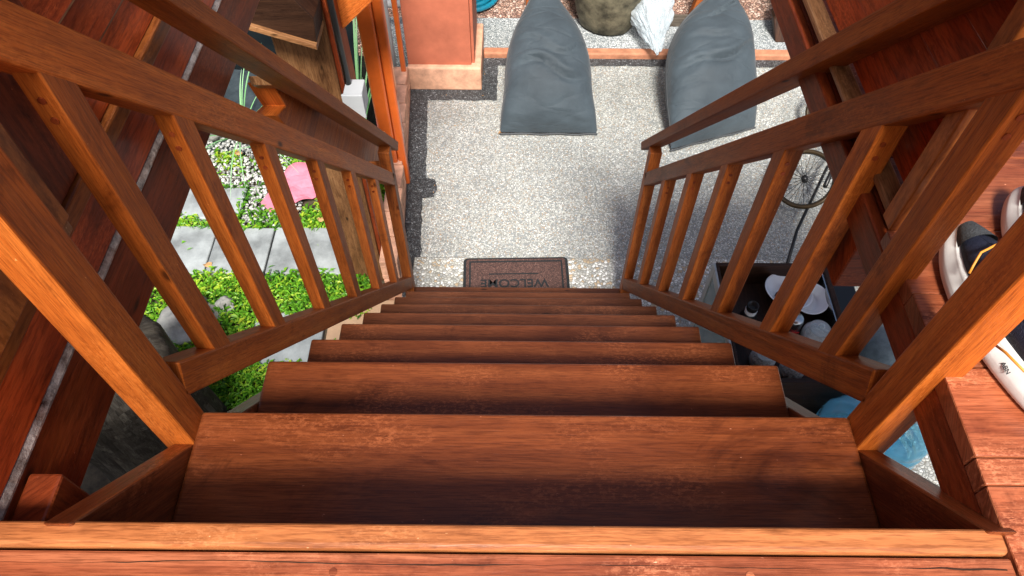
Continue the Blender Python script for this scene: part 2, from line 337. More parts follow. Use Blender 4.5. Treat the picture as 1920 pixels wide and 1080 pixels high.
def obj(name, mb, mat, parent=None, along=(1, 0, 0), bevel=0, smooth=False, sub=0, origin=None, seg=2):
    root = parent
    while root is not None and root.parent is not None: root = root.parent
    if root is not None: off = root.location.copy()
    else:
        if origin is not None: off = Vector(origin)
        else:
            xs = [v.x for v in mb.v]; ys = [v.y for v in mb.v]; off = Vector(((min(xs)+max(xs))/2, (min(ys)+max(ys))/2, min(v.z for v in mb.v)))
    me = bpy.data.meshes.new(name); me.from_pydata([tuple(v-off) for v in mb.v], [], mb.f); me.update()
    uv = me.uv_layers.new(name='UVMap'); al = Vector(along).normalized()
    ru, rv = random.random()*5, random.random()*5
    dat = []
    for p in me.polygons:
        nn = p.normal; vd = nn.cross(al)
        if vd.length < .35:
            ud = nn.orthogonal().normalized(); vd = nn.cross(ud)
        else: vd.normalize(); ud = al
        for li in p.loop_indices:
            co = mb.v[me.loops[li].vertex_index]; dat += [co.dot(ud)+ru, co.dot(vd)+rv+.37*round(nn.x)+.71*round(nn.z)]
    uv.data.foreach_set('uv', dat)
    if mb.t is not None:
        at = me.attributes.new('tone', 'FLOAT', 'POINT'); at.data.foreach_set('value', mb.t)
    me.materials.append(M[mat] if isinstance(mat, str) else mat)
    if smooth: me.shade_smooth()
    o = bpy.data.objects.new(name, me); C.objects.link(o)
    if root is None: o.location = off
    o.parent = parent
    if bevel:
        b = o.modifiers.new('bevel', 'BEVEL'); b.width = bevel; b.segments = seg; b.limit_method = 'ANGLE'; b.angle_limit = R(40)
    if sub:
        q = o.modifiers.new('subd', 'SUBSURF'); q.levels = sub; q.render_levels = sub
    return o
def thing(name, loc, label, cat, group=None):
    o = bpy.data.objects.new(name, None); C.objects.link(o); o.location = loc; o.empty_display_size = .05
    return tag(o, label, cat, group)
def tag(o, label, cat, group=None, kind=None):
    o['label'] = label; o['category'] = cat
    if group: o['group'] = group
    if kind: o['kind'] = kind
    return o
def struct(o, kind='structure'): o['kind'] = kind; return o
def B(a, b): return MB().box(a, b)
def copy_tree(o, parent=None):
    c = o.copy(); C.objects.link(c)
    if parent is not None: c.parent = parent
    for ch in list(o.children): copy_tree(ch, c)
    return c
XF = (1, 0, 0); YF = (0, 1, 0); ZF = (0, 0, 1)

# ------------------------------------------------------------------ ground
struct(obj('ground', MB().sheet(-40, -40, 40, 40, -.36), 'soil'))
def skewx(y): return -.70 + (3.92-y)*.0625         # line of the low brick wall and of the border beside it
mb = MB(); mb.prism([(skewx(-3), -3, -.3), (6, -3, -.3), (6, 4.265, -.3), (skewx(4.265), 4.265, -.3)], (0, 0, .3)); struct(obj('patio', mb, 'patio'))
struct(obj('patio_step', B((-.545, 1.2, .004), (2.4, 2.46, .045)), 'slab', bevel=.008))
# dark border of pebbles laid 4 mm proud
mb = MB()
def jit(x, y): return .010*noise.noise(Vector((x*14, y*14, 3)))+.006*noise.noise(Vector((x*45, y*45, 8)))
yy_ = 2.2
prev = None
while yy_ < 3.93:
    w = .095 if yy_ < 2.94 else (.185 if yy_ < 3.10 else .115)
    if 2.94 <= yy_ < 3.10: w -= .02*abs(yy_-3.02)/.08
    a = len(mb.v); mb.v += [Vector((skewx(yy_), yy_, .004)), Vector((skewx(yy_)+w+jit(.5, yy_), yy_, .004))]
    if prev is not None: mb.f.append((prev, prev+1, a+1, a))
    prev = a; yy_ += .012
def edge_x(x0, x1, y0, y1, jl, jr):
    p = None; x = x0
    while x <= x1+1e-6:
        a = len(mb.v); mb.v += [Vector((x, y0+(jit(x, y0) if jl else 0), .0048)), Vector((x, y1, .0048))]
        if p is not None: mb.f.append((p, a, a+1, p+1))
        p = a; x += .012
edge_x(-.60, -.12, 3.815, 3.92, True, False)
p = None; y = 3.92
while y < 4.20:
    a = len(mb.v); mb.v += [Vector((-.222, y, .0052)), Vector((-.12+jit(.2, y), y, .0052))]
    if p is not None: mb.f.append((p, p+1, a+1, a))
    p = a; y += .012
edge_x(-.222, 3.2, 4.185, 4.264, True, False)
struct(obj('border_strip', mb, 'border'))
struct(obj('kerb', B((-.22, 4.265, -.05), (6, 4.335, .045)), 'curb', bevel=.01, along=XF))
struct(obj('pebble_path', B((-1, 4.336, -.3), (6, 4.69, .036)), 'strip'))
struct(obj('gravel_bed', B((-1.2, 4.691, -.3), (6, 5.6, .030)), 'pinkgravel'))

# garden side
mb = MB(); nx, ny = 40, 56
for j in range(ny+1):
    for i in range(nx+1):
        x = -4.0 + (3.3)*i/nx; y = -.5 + 3.95*j/ny
        x = min(x, skewx(y)+.0)
        mb.v.append(Vector((x, y, -.17 + .02*noise.noise(Vector((x*3, y*3, 0))))))
for j in range(ny):
    for i in range(nx): k = j*(nx+1)+i; mb.f.append((k, k+1, k+nx+2, k+nx+1))
struct(obj('garden_bed', mb, 'soil', smooth=True))
struct(obj('pond_water', MB().sheet(-4, 3.45, -.78, 7, -.30), 'water'))

# ------------------------------------------------------------------ staircase
st = thing('staircase', (.02, 1.1, 0), 'steep dark teak open staircase with slatted railings running down to the pebble patio', 'staircase')
XL, XR = -.48, .52
Y0, Z0, G_, RI = .519, H-1.002, .1948, .2329
for i in range(9):
    yy, zz = (.498, H-1.020) if i == 0 else (Y0+G_*i, Z0-RI*i)
    zt = zz + random.uniform(-.001, .001)
    d = .262
    mb = B((XL-.001, yy-d, zt-.036), (XR+.001, yy, zt))
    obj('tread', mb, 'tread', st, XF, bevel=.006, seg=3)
# strings (under the treads, seen at the top)
def zs(y): return -1.2*y + 2.668
for xa, xb in ((XL-.034, XL-.0015), (XR+.0015, XR+.034)):
    y1, y2 = .250, 2.16
    poly = [(xa, y1, zs(y1)), (xa, y2, max(zs(y2), .06)), (xa, y2, .046), (xa, y2-.10, .046), (xa, y1, zs(y1)-.32)]
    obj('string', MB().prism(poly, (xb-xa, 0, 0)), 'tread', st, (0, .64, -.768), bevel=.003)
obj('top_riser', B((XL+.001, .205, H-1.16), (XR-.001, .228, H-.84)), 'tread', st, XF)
BY = [.60, .79, 1.035, 1.28, 1.52, 1.765]
def railing(side):
    s = -1 if side < 0 else 1
    xi = XL if s < 0 else XR
    zt = (lambda y: -1.205*y+2.880) if s < 0 else (lambda y: -1.20*y+2.872)      # bottom rail top edge
    zb = (lambda y: zt(y)-.088)
    zmt = (lambda y: -1.162*y+3.483) if s < 0 else (lambda y: -1.138*y+3.449)
    zmb = (lambda y: -1.150*y+3.384) if s < 0 else (lambda y: -1.135*y+3.363)
    ztt = (lambda y: -1.155*y+3.672) if s < 0 else (lambda y: -1.119*y+3.601)
    ztb = (lambda y: -1.160*y+3.626) if s < 0 else (lambda y: -1.117*y+3.545)
    rail = thing('railing', st.location, '', 'railing')
    for k in ('label', 'category'): del rail[k]
    rail.parent = st; rail.location = (0, 0, 0)
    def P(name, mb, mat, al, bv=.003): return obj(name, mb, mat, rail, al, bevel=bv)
    def bar(fa, fb, y1, y2, x0, x1, name, mat='rail'):
        # end cuts square to the slope
        n_ = 8; poly = [(x0, y1, fb(y1)), (x0, y2, fb(y2)), (x0, y2+.028, fa(y2+.028)), (x0, y1+.028, fa(y1+.028))]
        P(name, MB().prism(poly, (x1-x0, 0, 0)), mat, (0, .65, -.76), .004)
    x1 = xi+s*.045
    bar(zt, zb, .49, 2.02, xi, x1, 'bottom_rail')
    bar(zmt, zmb, .30, 2.035, xi, xi+s*.040, 'middle_rail')
    bar(ztt, ztb, .42, 2.19, xi-s*.004, xi+s*.056, 'handrail')
    P('newel', B((xi, .446, zs(.47)-.06), (xi+s*.048, .501, ztb(.47)+.02)), 'rail', ZF, .003)
    P('newel', B((xi, 2.035, .046), (xi+s*.044, 2.085, ztb(2.085)+.012)), 'rail', ZF, .003)
    for y in BY:
        w = .030 if s < 0 else .038
        P('baluster', MB().hexa([(xi+s*.0015 if True else 0, y, zt(y)-.004)][:0] or
            [(min(xi+s*.001, xi+s*(.001+w)), y, zt(y)-.01), (max(xi+s*.001, xi+s*(.001+w)), y, zt(y)-.01), (max(xi+s*.001, xi+s*(.001+w)), y+.045, zt(y+.045)-.01), (min(xi+s*.001, xi+s*(.001+w)), y+.045, zt(y+.045)-.01),
             (min(xi+s*.001, xi+s*(.001+w)), y, zmb(y)+.01), (max(xi+s*.001, xi+s*(.001+w)), y, zmb(y)+.01), (max(xi+s*.001, xi+s*(.001+w)), y+.045, zmb(y+.045)+.01), (min(xi+s*.001, xi+s*(.001+w)), y+.045, zmb(y+.045)+.01)]), 'rail', ZF, .0025)
        # bolt heads near the top of each baluster
        for dz in (.035, .062):
            P('bolt', MB().tube([(xi+s*.016, y+.001, zmb(y)-dz), (xi+s*.016, y-.0015, zmb(y)-dz)], .0045, 12), 'beam', ZF, 0)
    return rail
railing(-1); railing(1)

# ------------------------------------------------------------------ deck
dk = thing('deck', (.6, 0, 2.27), 'orange brown timber deck at the head of the stairs, glossy boards with a pale nosing', 'deck')
DZ = H-.80
obj('nosing', B((-.70, .229, DZ-.035), (.541, .257, DZ)), 'nosing', dk, XF, bevel=.006, seg=3)
ys = [.226, .113, 0, -.113, -.226, -.339, -.452, -.565, -.678, -.791]
for a, b in zip(ys, ys[1:]): obj('floor_board', B((-.72, b+.0015, DZ-.030), (.541, a, DZ-.004)), 'deck', dk, XF, bevel=.003)
rys = [1.45, 1.31, 1.20, 1.08, .96, .84, .69, .575, .46, .34, .306, .19, .07, -.05, -.17, -.29, -.41, -.53, -.65, -.77]
for a, b in zip(rys, rys[1:]):
    obj('floor_board', B((.5435 if a < .7 else .585, b+.001, DZ-.030), (1.9, a, DZ-.001+random.uniform(-.001, .001))), 'deck', dk, XF, bevel=.0025)
obj('fascia', B((.5445, .25, DZ-.095), (.565, 1.47, DZ-.031)), 'beam', dk, YF, bevel=.004)
obj('edge_beam', B((.566, -.8, DZ-.115), (.64, 1.47, DZ-.032)), 'beam', dk, YF, bevel=.004)
obj('unseen_floor', B((-3.4, -2.6, DZ-.10), (-.73, .10, DZ-.035)), 'beam', dk, XF)
obj('unseen_floor', B((-.72, -2.6, DZ-.10), (3.2, -.80, DZ-.035)), 'beam', dk, XF)  # unseen slab added behind the deck to darken the ground below
obj('edge_beam', B((-.70, .185, DZ-.20), (.50, .204, DZ-.036)), 'beam', dk, XF, bevel=.004)
for y in (.76,): obj('joist', B((.567, y, DZ-.24), (.66, y+.11, DZ-.116)), 'beam', dk, XF, bevel=.004)
for y in (.05, -.5, 1.0): obj('joist', B((.65, y, DZ-.17), (1.9, y+.06, DZ-.032)), 'beam', dk, XF, bevel=.004)

for (px_, py_) in ((-.19, .205), (.255, .205)):
    obj('screw_plug', MB().tube([(px_, py_, DZ-.006), (px_, py_, DZ-.0032)], .0045, 14), 'deck', dk)
mb = MB(); x = -.70
while x < .54:                                    # split along the board behind the nosing
    w_ = max(.0001, .0003+.0016*noise.noise(Vector((x*7, 0, 2)))); yc = .214+.004*noise.noise(Vector((x*5, 3, 0)))+.0012*noise.noise(Vector((x*40, 1, 0))); mb.v += [Vector((x, yc-w_, DZ-.0034)), Vector((x, yc+w_, DZ-.0034))]; x += .008
mb.f = [(2*i, 2*i+2, 2*i+3, 2*i+1) for i in range(len(mb.v)//2-1)]
obj('crack', mb, 'darkwood', dk)
# right hand siding wall on the deck edge
wr = thing('siding_wall', (.58, 1.2, DZ), 'dark red plank wall standing on the deck edge beside the sneakers', 'wall', 'plank walls either side of the stairwell')
obj('ledge', B((.550, .719, DZ-.002), (.583, 1.47, DZ+.012)), 'pale', wr, YF, bevel=.004)
z = DZ+.013
for i in range(16):
    z2 = z+.078
    mb = MB().hexa([(.585, .719, z), (.61, .719, z), (.61, 1.47, z), (.585, 1.47, z), (.591, .719, z2-.003), (.61, .719, z2-.003), (.61, 1.47, z2-.003), (.591, 1.47, z2-.003)])
    obj('siding_board', mb, 'panel', wr, YF, bevel=.002); z = z2
    if i in (0, 1, 2, 4): obj('joint_bead', B((.5862, .719, z-.003), (.60, 1.47, z-.0005)), 'panel', wr, YF)
obj('door_jamb', B((.5435, .686, DZ), (.562, .717, 3.62)), 'jamb', wr, ZF, bevel=.002)
obj('door_stop', B((.5625, .690, DZ), (.62, .717, 3.62)), 'pale', wr, ZF, bevel=.002)

# left hand siding wall
wl = thing('siding_wall', (-.6, .8, 2.17), 'dark red plank wall with a glossy ledge, rising over the garden', 'wall', 'plank walls either side of the stairwell')
obj('base_beam', B((-.66, -.8, 2.174), (-.602, 1.62, 2.304)), 'beam', wl, YF, bevel=.004)
obj('ledge', MB().prism([(-.601, -.8, 2.3045), (-.601, -.8, 2.308), (-.6058, -.8, 2.316), (-.64, -.8, 2.316), (-.64, -.8, 2.3045)], (0, 2.42, 0)), M['flaking'], wl, YF)
obj('siding_board', B((-.65, -.8, 2.317), (-.6055, 1.62, 2.402)), 'panel', wl, YF, bevel=.002)
obj('batten', B((-.66, -.8, 2.404), (-.598, 1.62, 2.436)), 'jamb', wl, YF, bevel=.004)
z = 2.437
for i in range(16):
    z2 = z+.072
    mb = MB().hexa([(-.65, -.8, z), (-.611, -.8, z), (-.611, 1.62, z), (-.65, 1.62, z), (-.65, -.8, z2-.003), (-.617, -.8, z2-.003), (-.617, 1.62, z2-.003), (-.65, 1.62, z2-.003)])
    obj('siding_board', mb, 'panel', wl, YF, bevel=.002); z = z2
    if i in (0, 1, 3, 4): obj('joint_bead', B((-.63, .81, z-.003), (-.6125, 1.62, z-.0005)), 'pale', wl, YF)
obj('door_jamb', B((-.66, .30, 2.437), (-.588, .635, 3.62)), 'jamb', wl, ZF, bevel=.003)
obj('jamb_lining', B((-.66, .637, 2.437), (-.606, .80, 3.62)), 'beam', wl, ZF, bevel=.003)
obj('jamb_foot', B((-.604, .600, 2.415), (-.592, .632, 2.436)), 'pale', wl, ZF, bevel=.004)
obj('joist_end', B((-.598, .262, 2.17), (-.556, .335, 2.298)), 'beam', wl, ZF, bevel=.004)

# ------------------------------------------------------------------ posts and pillar on the left
ps = thing('timber_post', (-.84, 2.56, -.17), 'broad brown timber house post carrying a grey junction box', 'post')
obj('shaft', B((-.960, 2.45, -.17), (-.735, 2.68, 3.4)), 'post', ps, ZF, bevel=.008)
obj('corner_trim', B((-.7345, 2.462, -.17), (-.715, 2.67, 3.4)), 'beam', ps, ZF, bevel=.004)
br = thing('cross_beam', (-.9, 2.2, 1.55), 'short dark beam end with a pale lower edge fixed across the timber post', 'beam')
obj('beam_core', MB().prism([(-.985, 2.30, 1.60), (-.735, 2.30, 1.52), (-.725, 2.30, 1.62), (-.85, 2.30, 1.80), (-.985, 2.30, 1.84)], (0, .145, 0)), 'darkwood', br, XF, bevel=.004)
obj('lower_edge', MB().prism([(-1.0, 2.285, 1.592), (-.735, 2.285, 1.497), (-.735, 2.285, 1.518), (-1.0, 2.285, 1.618)], (0, .16, 0)), 'pale', br, XF, bevel=.003)
bt = obj('roof_brace', MB().prism([(-.83, 2.62, 1.66), (-.775, 2.62, 1.30), (-.32, 2.62, 1.72)], (0, .07, 0)), 'orange', None, (.75, 0, .6), bevel=.004)
tag(bt, 'bright orange triangular timber brace end above the black water', 'brace')
bk = thing('rail_bracket', (-.6, 1.6, 1.6), 'notched timber bracket joining the upper handrail to the house post', 'bracket')
yb = 1.75
obj('plate', MB().prism([(-.575, 1.39, 2.057), (-.575, 1.465, 2.01), (-.575, 1.69, 1.748), (-.575, 1.90, 1.50), (-.575, 2.43, .90), (-.575, 2.43, .80), (-.575, 1.90, 1.30), (-.575, 1.70, 1.50), (-.575, 1.577, 1.66), (-.575, 1.42, 1.86), (-.575, 1.36, 1.985), (-.575, 1.43, 1.955)], (-.06, 0, 0)), 'rail', bk, YF, bevel=.003)
obj('cleat', B((-.76, 2.38, .78), (-.577, 2.449, .96)), 'rail', bk, XF, bevel=.003)
obj('ledger', MB().prism([(-.532, 1.37, 2.066), (-.532, 1.69, 1.712), (-.532, 1.69, 1.735), (-.532, 1.37, 2.092)], (-.085, 0, 0)), 'pale', bk, (0, .65, -.76), bevel=.002)
jb = thing('junction_box', (-.68, 2.42, 1.06), 'pale grey junction box at the end of a black conduit', 'junction box')
obj('box_body', B((-.714, 2.40, 1.09), (-.635, 2.50, 1.20)), 'grey', jb, bevel=.004)
obj('cover', B((-.718, 2.386, 1.085), (-.631, 2.399, 1.205)), 'grey', jb, bevel=.003)
obj('conduit', MB().tube([(-.70, 2.47, 1.19), (-.70, 2.47, 1.6), (-.70, 2.47, 2.4)], .013, 12), 'black', jb, smooth=True)
pp = thing('orange_pole', (-.69, 3.06, 0), 'thick glossy orange square pole standing on the patio edge', 'pole', 'orange poles by the low wall')
obj('shaft', B((-.755, 3.03, 0), (-.675, 3.11, 3.2)), 'orangepaint', pp, ZF, bevel=.012, seg=3)
obj('flange', B((-.674, 3.045, 0), (-.625, 3.10, 3.2)), 'orangepaint', pp, ZF, bevel=.012, seg=3)
o = obj('orange_pole', B((-.735, 3.86, .0), (-.705, 3.89, 3.2)), 'orangepaint', None, ZF, bevel=.004); tag(o, 'thin orange pole squeezed beside the terracotta pillar', 'pole', 'orange poles by the low wall')
o = obj('drain_pipe', MB().tube([(-.80, 4.0, -.3), (-.80, 4.0, .9), (-.78, 4.05, 1.0), (-.55, 4.3, 1.02)], .014, 12), 'pvc', None, smooth=True); tag(o, 'thin pale vertical pipe behind the thin orange pole', 'pipe')
o = obj('drain_pipe', MB().tube([(-2.0, 4.45, .30), (-.72, 4.45, .30)], .028, 14), 'pvc', None, smooth=True); tag(o, 'fat pale horizontal pipe over the dark pond beside the pillar', 'pipe')
pl = thing('pillar', (-.46, 4.1, 0), 'square terracotta painted pillar on a rough peach plinth', 'pillar')
obj('plinth', B((-.705, 3.92, 0), (-.222, 4.42, .178)), 'peach', pl, ZF, bevel=.01)
obj('shaft', B((-.70, 3.955, .179), (-.285, 4.40, 3.0)), 'terra', pl, ZF, bevel=.004)
obj('corner_strip', B((-.2845, 3.975, .179), (-.265, 4.40, 3.0)), 'terra', pl, ZF, bevel=.004)

# low wall of ventilation blocks
lw = thing('low_wall', (-.7, 3.2, -.3), 'low pinkish wall of pierced bricks between garden pond and patio', 'wall')
ya, yb2 = 2.30, 3.915
mb = MB(); wx = .095
mb.prism([(skewx(ya)-wx, ya, -.3), (skewx(ya)-.001, ya, -.3), (skewx(yb2)-.001, yb2, -.3), (skewx(yb2)-wx, yb2, -.3)], (0, 0, .34))
obj('footing', mb, 'peach', lw, YF, bevel=.004)
nb = 9; step = (yb2-ya)/nb
for c in range(1):
    for k in range(nb):
        y1 = ya+k*step+.004; y2 = y1+step-.008; 
        xa = skewx((y1+y2)/2); z1, z2 = .045, .195
        mb = MB()
        # brick with two see-through slots: top, bottom, three webs
        mb.box((xa-wx, y1, z2-.035), (xa-.001, y2, z2)); mb.box((xa-wx, y1, z1), (xa-.001, y2, z1+.03))
        for q in (0, 1, 2, 3):
            yw = y1+(y2-y1-.03)*q/3; mb.box((xa-wx+.001, yw, z1+.0305), (xa-.002, yw+.03, z2-.0355))
        obj('brick', mb, 'peach', lw, YF, bevel=.004)

# ------------------------------------------------------------------ back of the patio
bw = thing('plank_wall', (.5, 5.05, 0), 'dark weathered plank wall behind the pink gravel', 'wall')
for i in range(13): obj('plank', B((-1.4, 4.98, .02+.2*i), (4.5, 5.02, .21+.2*i)), 'weathered', bw, XF, bevel=.005)  # upper planks added out of view to keep horizon sky off the rails
def blade_post(x0, x1, y, lean, w, lab):
    o = obj('bench_leg', MB().beam((x0, y, .03), (x0+lean, y+.03, .75), w, .06), 'darkwood', None, ZF, bevel=.004); tag(o, lab, 'post', 'dark wooden posts at the back'); return o
bn = thing('bench', (1.5, 4.65, .03), 'dark wooden bench behind the right beanbag, only its splayed legs in view', 'bench')
obj('leg', MB().beam((1.27, 4.63, .03), (1.39, 4.66, .62), .085, .06), 'rail', bn, ZF, bevel=.004)
obj('leg', MB().prism([(1.84, 4.42, .038), (2.02, 4.42, .038), (2.10, 4.55, .62), (1.95, 4.55, .62), (1.80, 4.50, .18)], (0, .09, 0)), 'darkwood', bn, ZF, bevel=.006)
obj('seat', B((1.15, 4.72, .62), (2.4, 5.0, .66)), 'darkwood', bn, XF, bevel=.004)
obj('stretcher', B((1.03, 4.60, .035), (1.262, 4.66, .10)), 'weathered', bn, XF, bevel=.004)
o = obj('timber_post', MB().beam((.12, 4.86, .03), (.16, 4.88, 1.3), .09, .08), 'rail', None, ZF, bevel=.004); tag(o, 'brown timber post rising behind the left beanbag', 'post')

# big stone pot
pot = thing('plant_pot', (.66, 4.62, .03), 'big mossy stone pot between the two beanbags', 'pot')
prof = [(.001, 0), (.16, 0), (.20, .02), (.235, .12), (.27, .28), (.30, .46), (.325, .62), (.345, .70), (.345, .74), (.30, .745), (.29, .60), (.001, .58)]
mb = MB().lathe(prof, (.66, 4.66, .037), 56)
for v in mb.v:
    d = .012*noise.noise(v*6)+.006*noise.noise(v*19); r = Vector((v.x-.66, v.y-4.66, 0)); v += (r.normalized()*d if r.length > .02 else Vector((0, 0, 0)))
obj('vessel', mb, 'stonepot', pot, ZF, smooth=True)

# hose coil
pts = []
for k in range(150):
    a = k/149*2*math.pi*4.2; r = .245-.022*a/(2*math.pi)*1.9; zz = .055+.012*a/(2*math.pi)
    pts.append((-.345+r*math.cos(a), 4.94+r*math.sin(a)*.95, zz))
o = obj('garden_hose', MB().tube(pts, .019, 12), 'hose', None, smooth=True); tag(o, 'coiled teal garden hose lying beside the terracotta pillar', 'hose')

# ------------------------------------------------------------------ beanbags
def beanbag(secs, seed, folds, label):
    """secs: (cx, cy, cz, halfwidth, halfdepth, yaw) bottom to neck"""
    n = 64; mb = MB(); rows = []
    # dense interpolation
    import bisect
    T = [i/(len(secs)-1) for i in range(len(secs))]
    def cat(t):
        i = min(int(t*(len(secs)-1)), len(secs)-2); u = t*(len(secs)-1)-i
        p0, p1, p2, p3 = secs[max(i-1, 0)], secs[i], secs[i+1], secs[min(i+2, len(secs)-1)]
        return [.5*(2*b+(c-a)*u+(2*a-5*b+4*c-d)*u*u+(3*b-a-3*c+d)*u**3) for a, b, c, d in zip(p0, p1, p2, p3)]
    m_ = 90
    for j in range(m_+1):
        cx, cy, cz, hw, hd, yw = cat(j/m_); c2 = cat(min(1, j/m_+.02)); c1 = cat(max(0, j/m_-.02))
        d = (Vector(c2[:3])-Vector(c1[:3])).normalized(); ax = Vector((math.cos(yw), math.sin(yw), 0)); up = ax.cross(d).normalized()
        if up.z < 0: up = -up
        hw = max(hw, .002); hd = max(hd, .002)
        for i in range(n):
            a = 2*math.pi*i/n; ca, sa = math.cos(a), math.sin(a)
            e = .82
            x = hw*math.copysign(abs(ca)**e, ca); y_ = hd*math.copysign(abs(sa)**.9, sa)
            p = Vector((cx, cy, cz))+ax*x+up*y_
            t = j/m_
            if sa > -.3 and 0 < j < m_:
                # creases: folds given as (t centre, slope, depth, width, x-range)
                for (tc, slp, dep, wd, xa, xb) in folds:
                    ux = x/hw; dd = (t-(tc+slp*ux+.02*math.sin(ux*5+tc*9))); win = max(0, min(1, (ux-xa)*4, (xb-ux)*4))
                    g = math.exp(-(dd/wd)**2)-.75*math.exp(-((dd-wd*1.8)/(wd*1.3))**2)
                    p -= up*dep*g*win*max(0, sa)**.5
                q = Vector((p.x*2.2+seed, p.y*5, p.z*4)); p += up*(.010*noise.noise(q*.7)+.003*(1-abs(noise.noise(q*1.6+Vector((3, 1, 0)))*2)))*min(1, 6*t)
                # vertical gathers near the neck
                p += up*.012*math.sin(a*9+seed)*max(0, t-.72)*3
            p.z = max(p.z, .008)
            mb.v.append(p)
    for j in range(m_):
        for i in range(n): a = j*n+i; b = j*n+(i+1) % n; mb.f.append((a, b, b+n, a+n))
    mb.f.append(tuple(reversed(range(n)))); mb.f.append(tuple(m_*n+i for i in range(n)))
    t = thing('beanbag', (secs[0][0], secs[0][1]+.3, 0), label, 'beanbag', 'grey beanbags on the patio')
    body = obj('cover', mb, 'nylon', t, XF, smooth=True)
    c = secs[0]; ax = Vector((math.cos(c[5]), math.sin(c[5]), 0))
    sm = [mb.v[j*n+i] for i in (0,) for j in range(2, m_-8, 2)]
    obj('seam', MB().tube(sm, .003, 6), 'ink', t, smooth=True); obj('seam', MB().tube([mb.v[j*n+n//2] for j in range(2, m_-8, 2)], .003, 6), 'ink', t, smooth=True)
    hm = [Vector((c[0], c[1], .014))+ax*c[3]*s*1.02+Vector((0, -.006+.004*math.sin(s*9), 0)) for s in [k/20-1 for k in range(41)]]
    obj('hem', MB().tube(hm, .006, 8), 'ink', t, smooth=True)
    return t
beanbag([(.215, 3.49, .02, .305, .008, 0), (.213, 3.56, .115, .295, .095, 0), (.210, 3.68, .20, .275, .17, 0), (.208, 3.84, .28, .265, .20, 0), (.203, 3.98, .355, .228, .19, 0), (.195, 4.10, .43, .165, .14, 0), (.183, 4.18, .51, .095, .085, 0), (.175, 4.24, .60, .048, .045, 0), (.17, 4.28, .70, .04, .03, 0)],
        1.3, [(.30, -.045, .030, .013, -.8, .85), (.39, -.07, .016, .012, -.9, .4), (.36, .05, .018, .010, .15, 1.0), (.27, .05, .012, .009, .4, 1.0), (.10, 0, .006, .012, -1, 1)],
        'dark grey beanbag slumped in front of the stone pot, its neck drawn up narrow')
beanbag([(1.255, 3.455, .02, .300, .008, .36), (1.245, 3.53, .115, .300, .095, .33), (1.23, 3.65, .20, .295, .17, .26), (1.225, 3.80, .28, .285, .20, .18), (1.235, 3.93, .35, .265, .20, .1), (1.26, 4.04, .42, .220, .17, .0), (1.29, 4.12, .49, .15, .11, -.1), (1.31, 4.17, .56, .075, .055, -.2), (1.325, 4.19, .60, .05, .02, -.3)],
        5.1, [(.36, .10, .034, .018, -.3, 1.), (.33, -.05, .024, .014, -1., -.2), (.27, -.04, .014, .012, -1, -.3), (.5, .03, .012, .02, -.8, .5), (.70, .16, .03, .02, -.4, .8)],
        'dark grey beanbag with a folded tip, half hidden by the right railing')

# clear plastic bag: crumpled outer film with a bundled white lump of more film inside
def crumple(cx, cy, cz, sx, sy, sz, seed, amp, z_lo, tip):
    bm = bmesh.new(); bmesh.ops.create_icosphere(bm, subdivisions=6, radius=1); mb = MB()
    for v in bm.verts:
        p = v.co.copy(); t = (1-p.y)/2; w = 1-tip*max(0, t-.40)/.60
        d = 0
        q = Vector((p.x*1.6, p.y*1.1, p.z*1.6))+Vector((seed, 0, 0))
        for sc, am in ((1.0, .26), (2.1, .17), (4.3, .08), (9, .03)):
            c = noise.voronoi(q*sc)[0]; d += am*(min(1, (c[1]-c[0])*1.6)-.4)
        r = 1+d*amp
        mb.v.append(Vector((cx+p.x*sx*w*r+.05*max(0, t-.5), cy+p.y*sy*(1+.3*d*amp), max(z_lo, cz+p.z*sz*w*r+.09*p.y))))
    for f in bm.faces: mb.f.append(tuple(v.index for v in f.verts))
    bm.free(); return mb
bg_ = thing('plastic_bag', (.93, 4.43, .05), 'crumpled clear plastic bag wedged between stone pot and beanbag', 'bag')
obj('outer_film', crumple(.935, 4.44, .22, .165, .30, .15, 2.3, 1.0, .05, .80), 'film', bg_, smooth=True)
obj('inner_film', crumple(.930, 4.50, .22, .115, .16, .11, 7.7, 1.2, .06, .4), 'film', bg_, smooth=True)

# ------------------------------------------------------------------ doormat
dm = thing('doormat', (.02, 2.3, .046), 'reddish brown doormat with black border lines and lettering at the stair foot', 'doormat')
def rot(p, a=R(-1.6), c=(.02, 2.27)):
    x, y = p[0]-c[0], p[1]-c[1]; return (c[0]+x*math.cos(-a)-y*math.sin(-a), c[1]+x*math.sin(-a)+y*math.cos(-a))
def rrect(x0, y0, x1, y1, r, n=6):
    out = []
    for cx, cy, a0 in ((x1-r, y1-r, 0), (x0+r, y1-r, 90), (x0+r, y0+r, 180), (x1-r, y0+r, 270)):
        for k in range(n+1): a = R(a0+90*k/n); out.append((cx+r*math.cos(a), cy+r*math.sin(a)))
    return out
obj('backing', MB().prism([(*rot(p), .046) for p in rrect(-.268, 2.055, .300, 2.452, .025)], (0, 0, .007)), 'matdark', dm)
obj('pile', MB().prism([(*rot(p), .0535) for p in rrect(-.252, 2.07, .284, 2.438, .014)], (0, 0, .006)), 'mat', dm)
mb = MB()
def strip(x0, y0, x1, y1, z=.0605): mb.prism([(*rot(p), z) for p in ((x0, y0), (x1, y0), (x1, y1), (x0, y1))], (0, 0, .002))
strip(-.236, 2.415, .268, 2.424); strip(-.236, 2.085, .268, 2.094); strip(-.236, 2.0945, -.227, 2.4145); strip(.259, 2.0945, .268, 2.4145)
obj('border_line', mb, 'matdark', dm)
mb = MB(); strip(-.13, 2.332, .135, 2.339)
for k in range(13):
    a0 = R(25+130*k/12); a1 = R(25+130*(k+1)/12)
obj('emblem_bar', mb, 'matdark', dm)
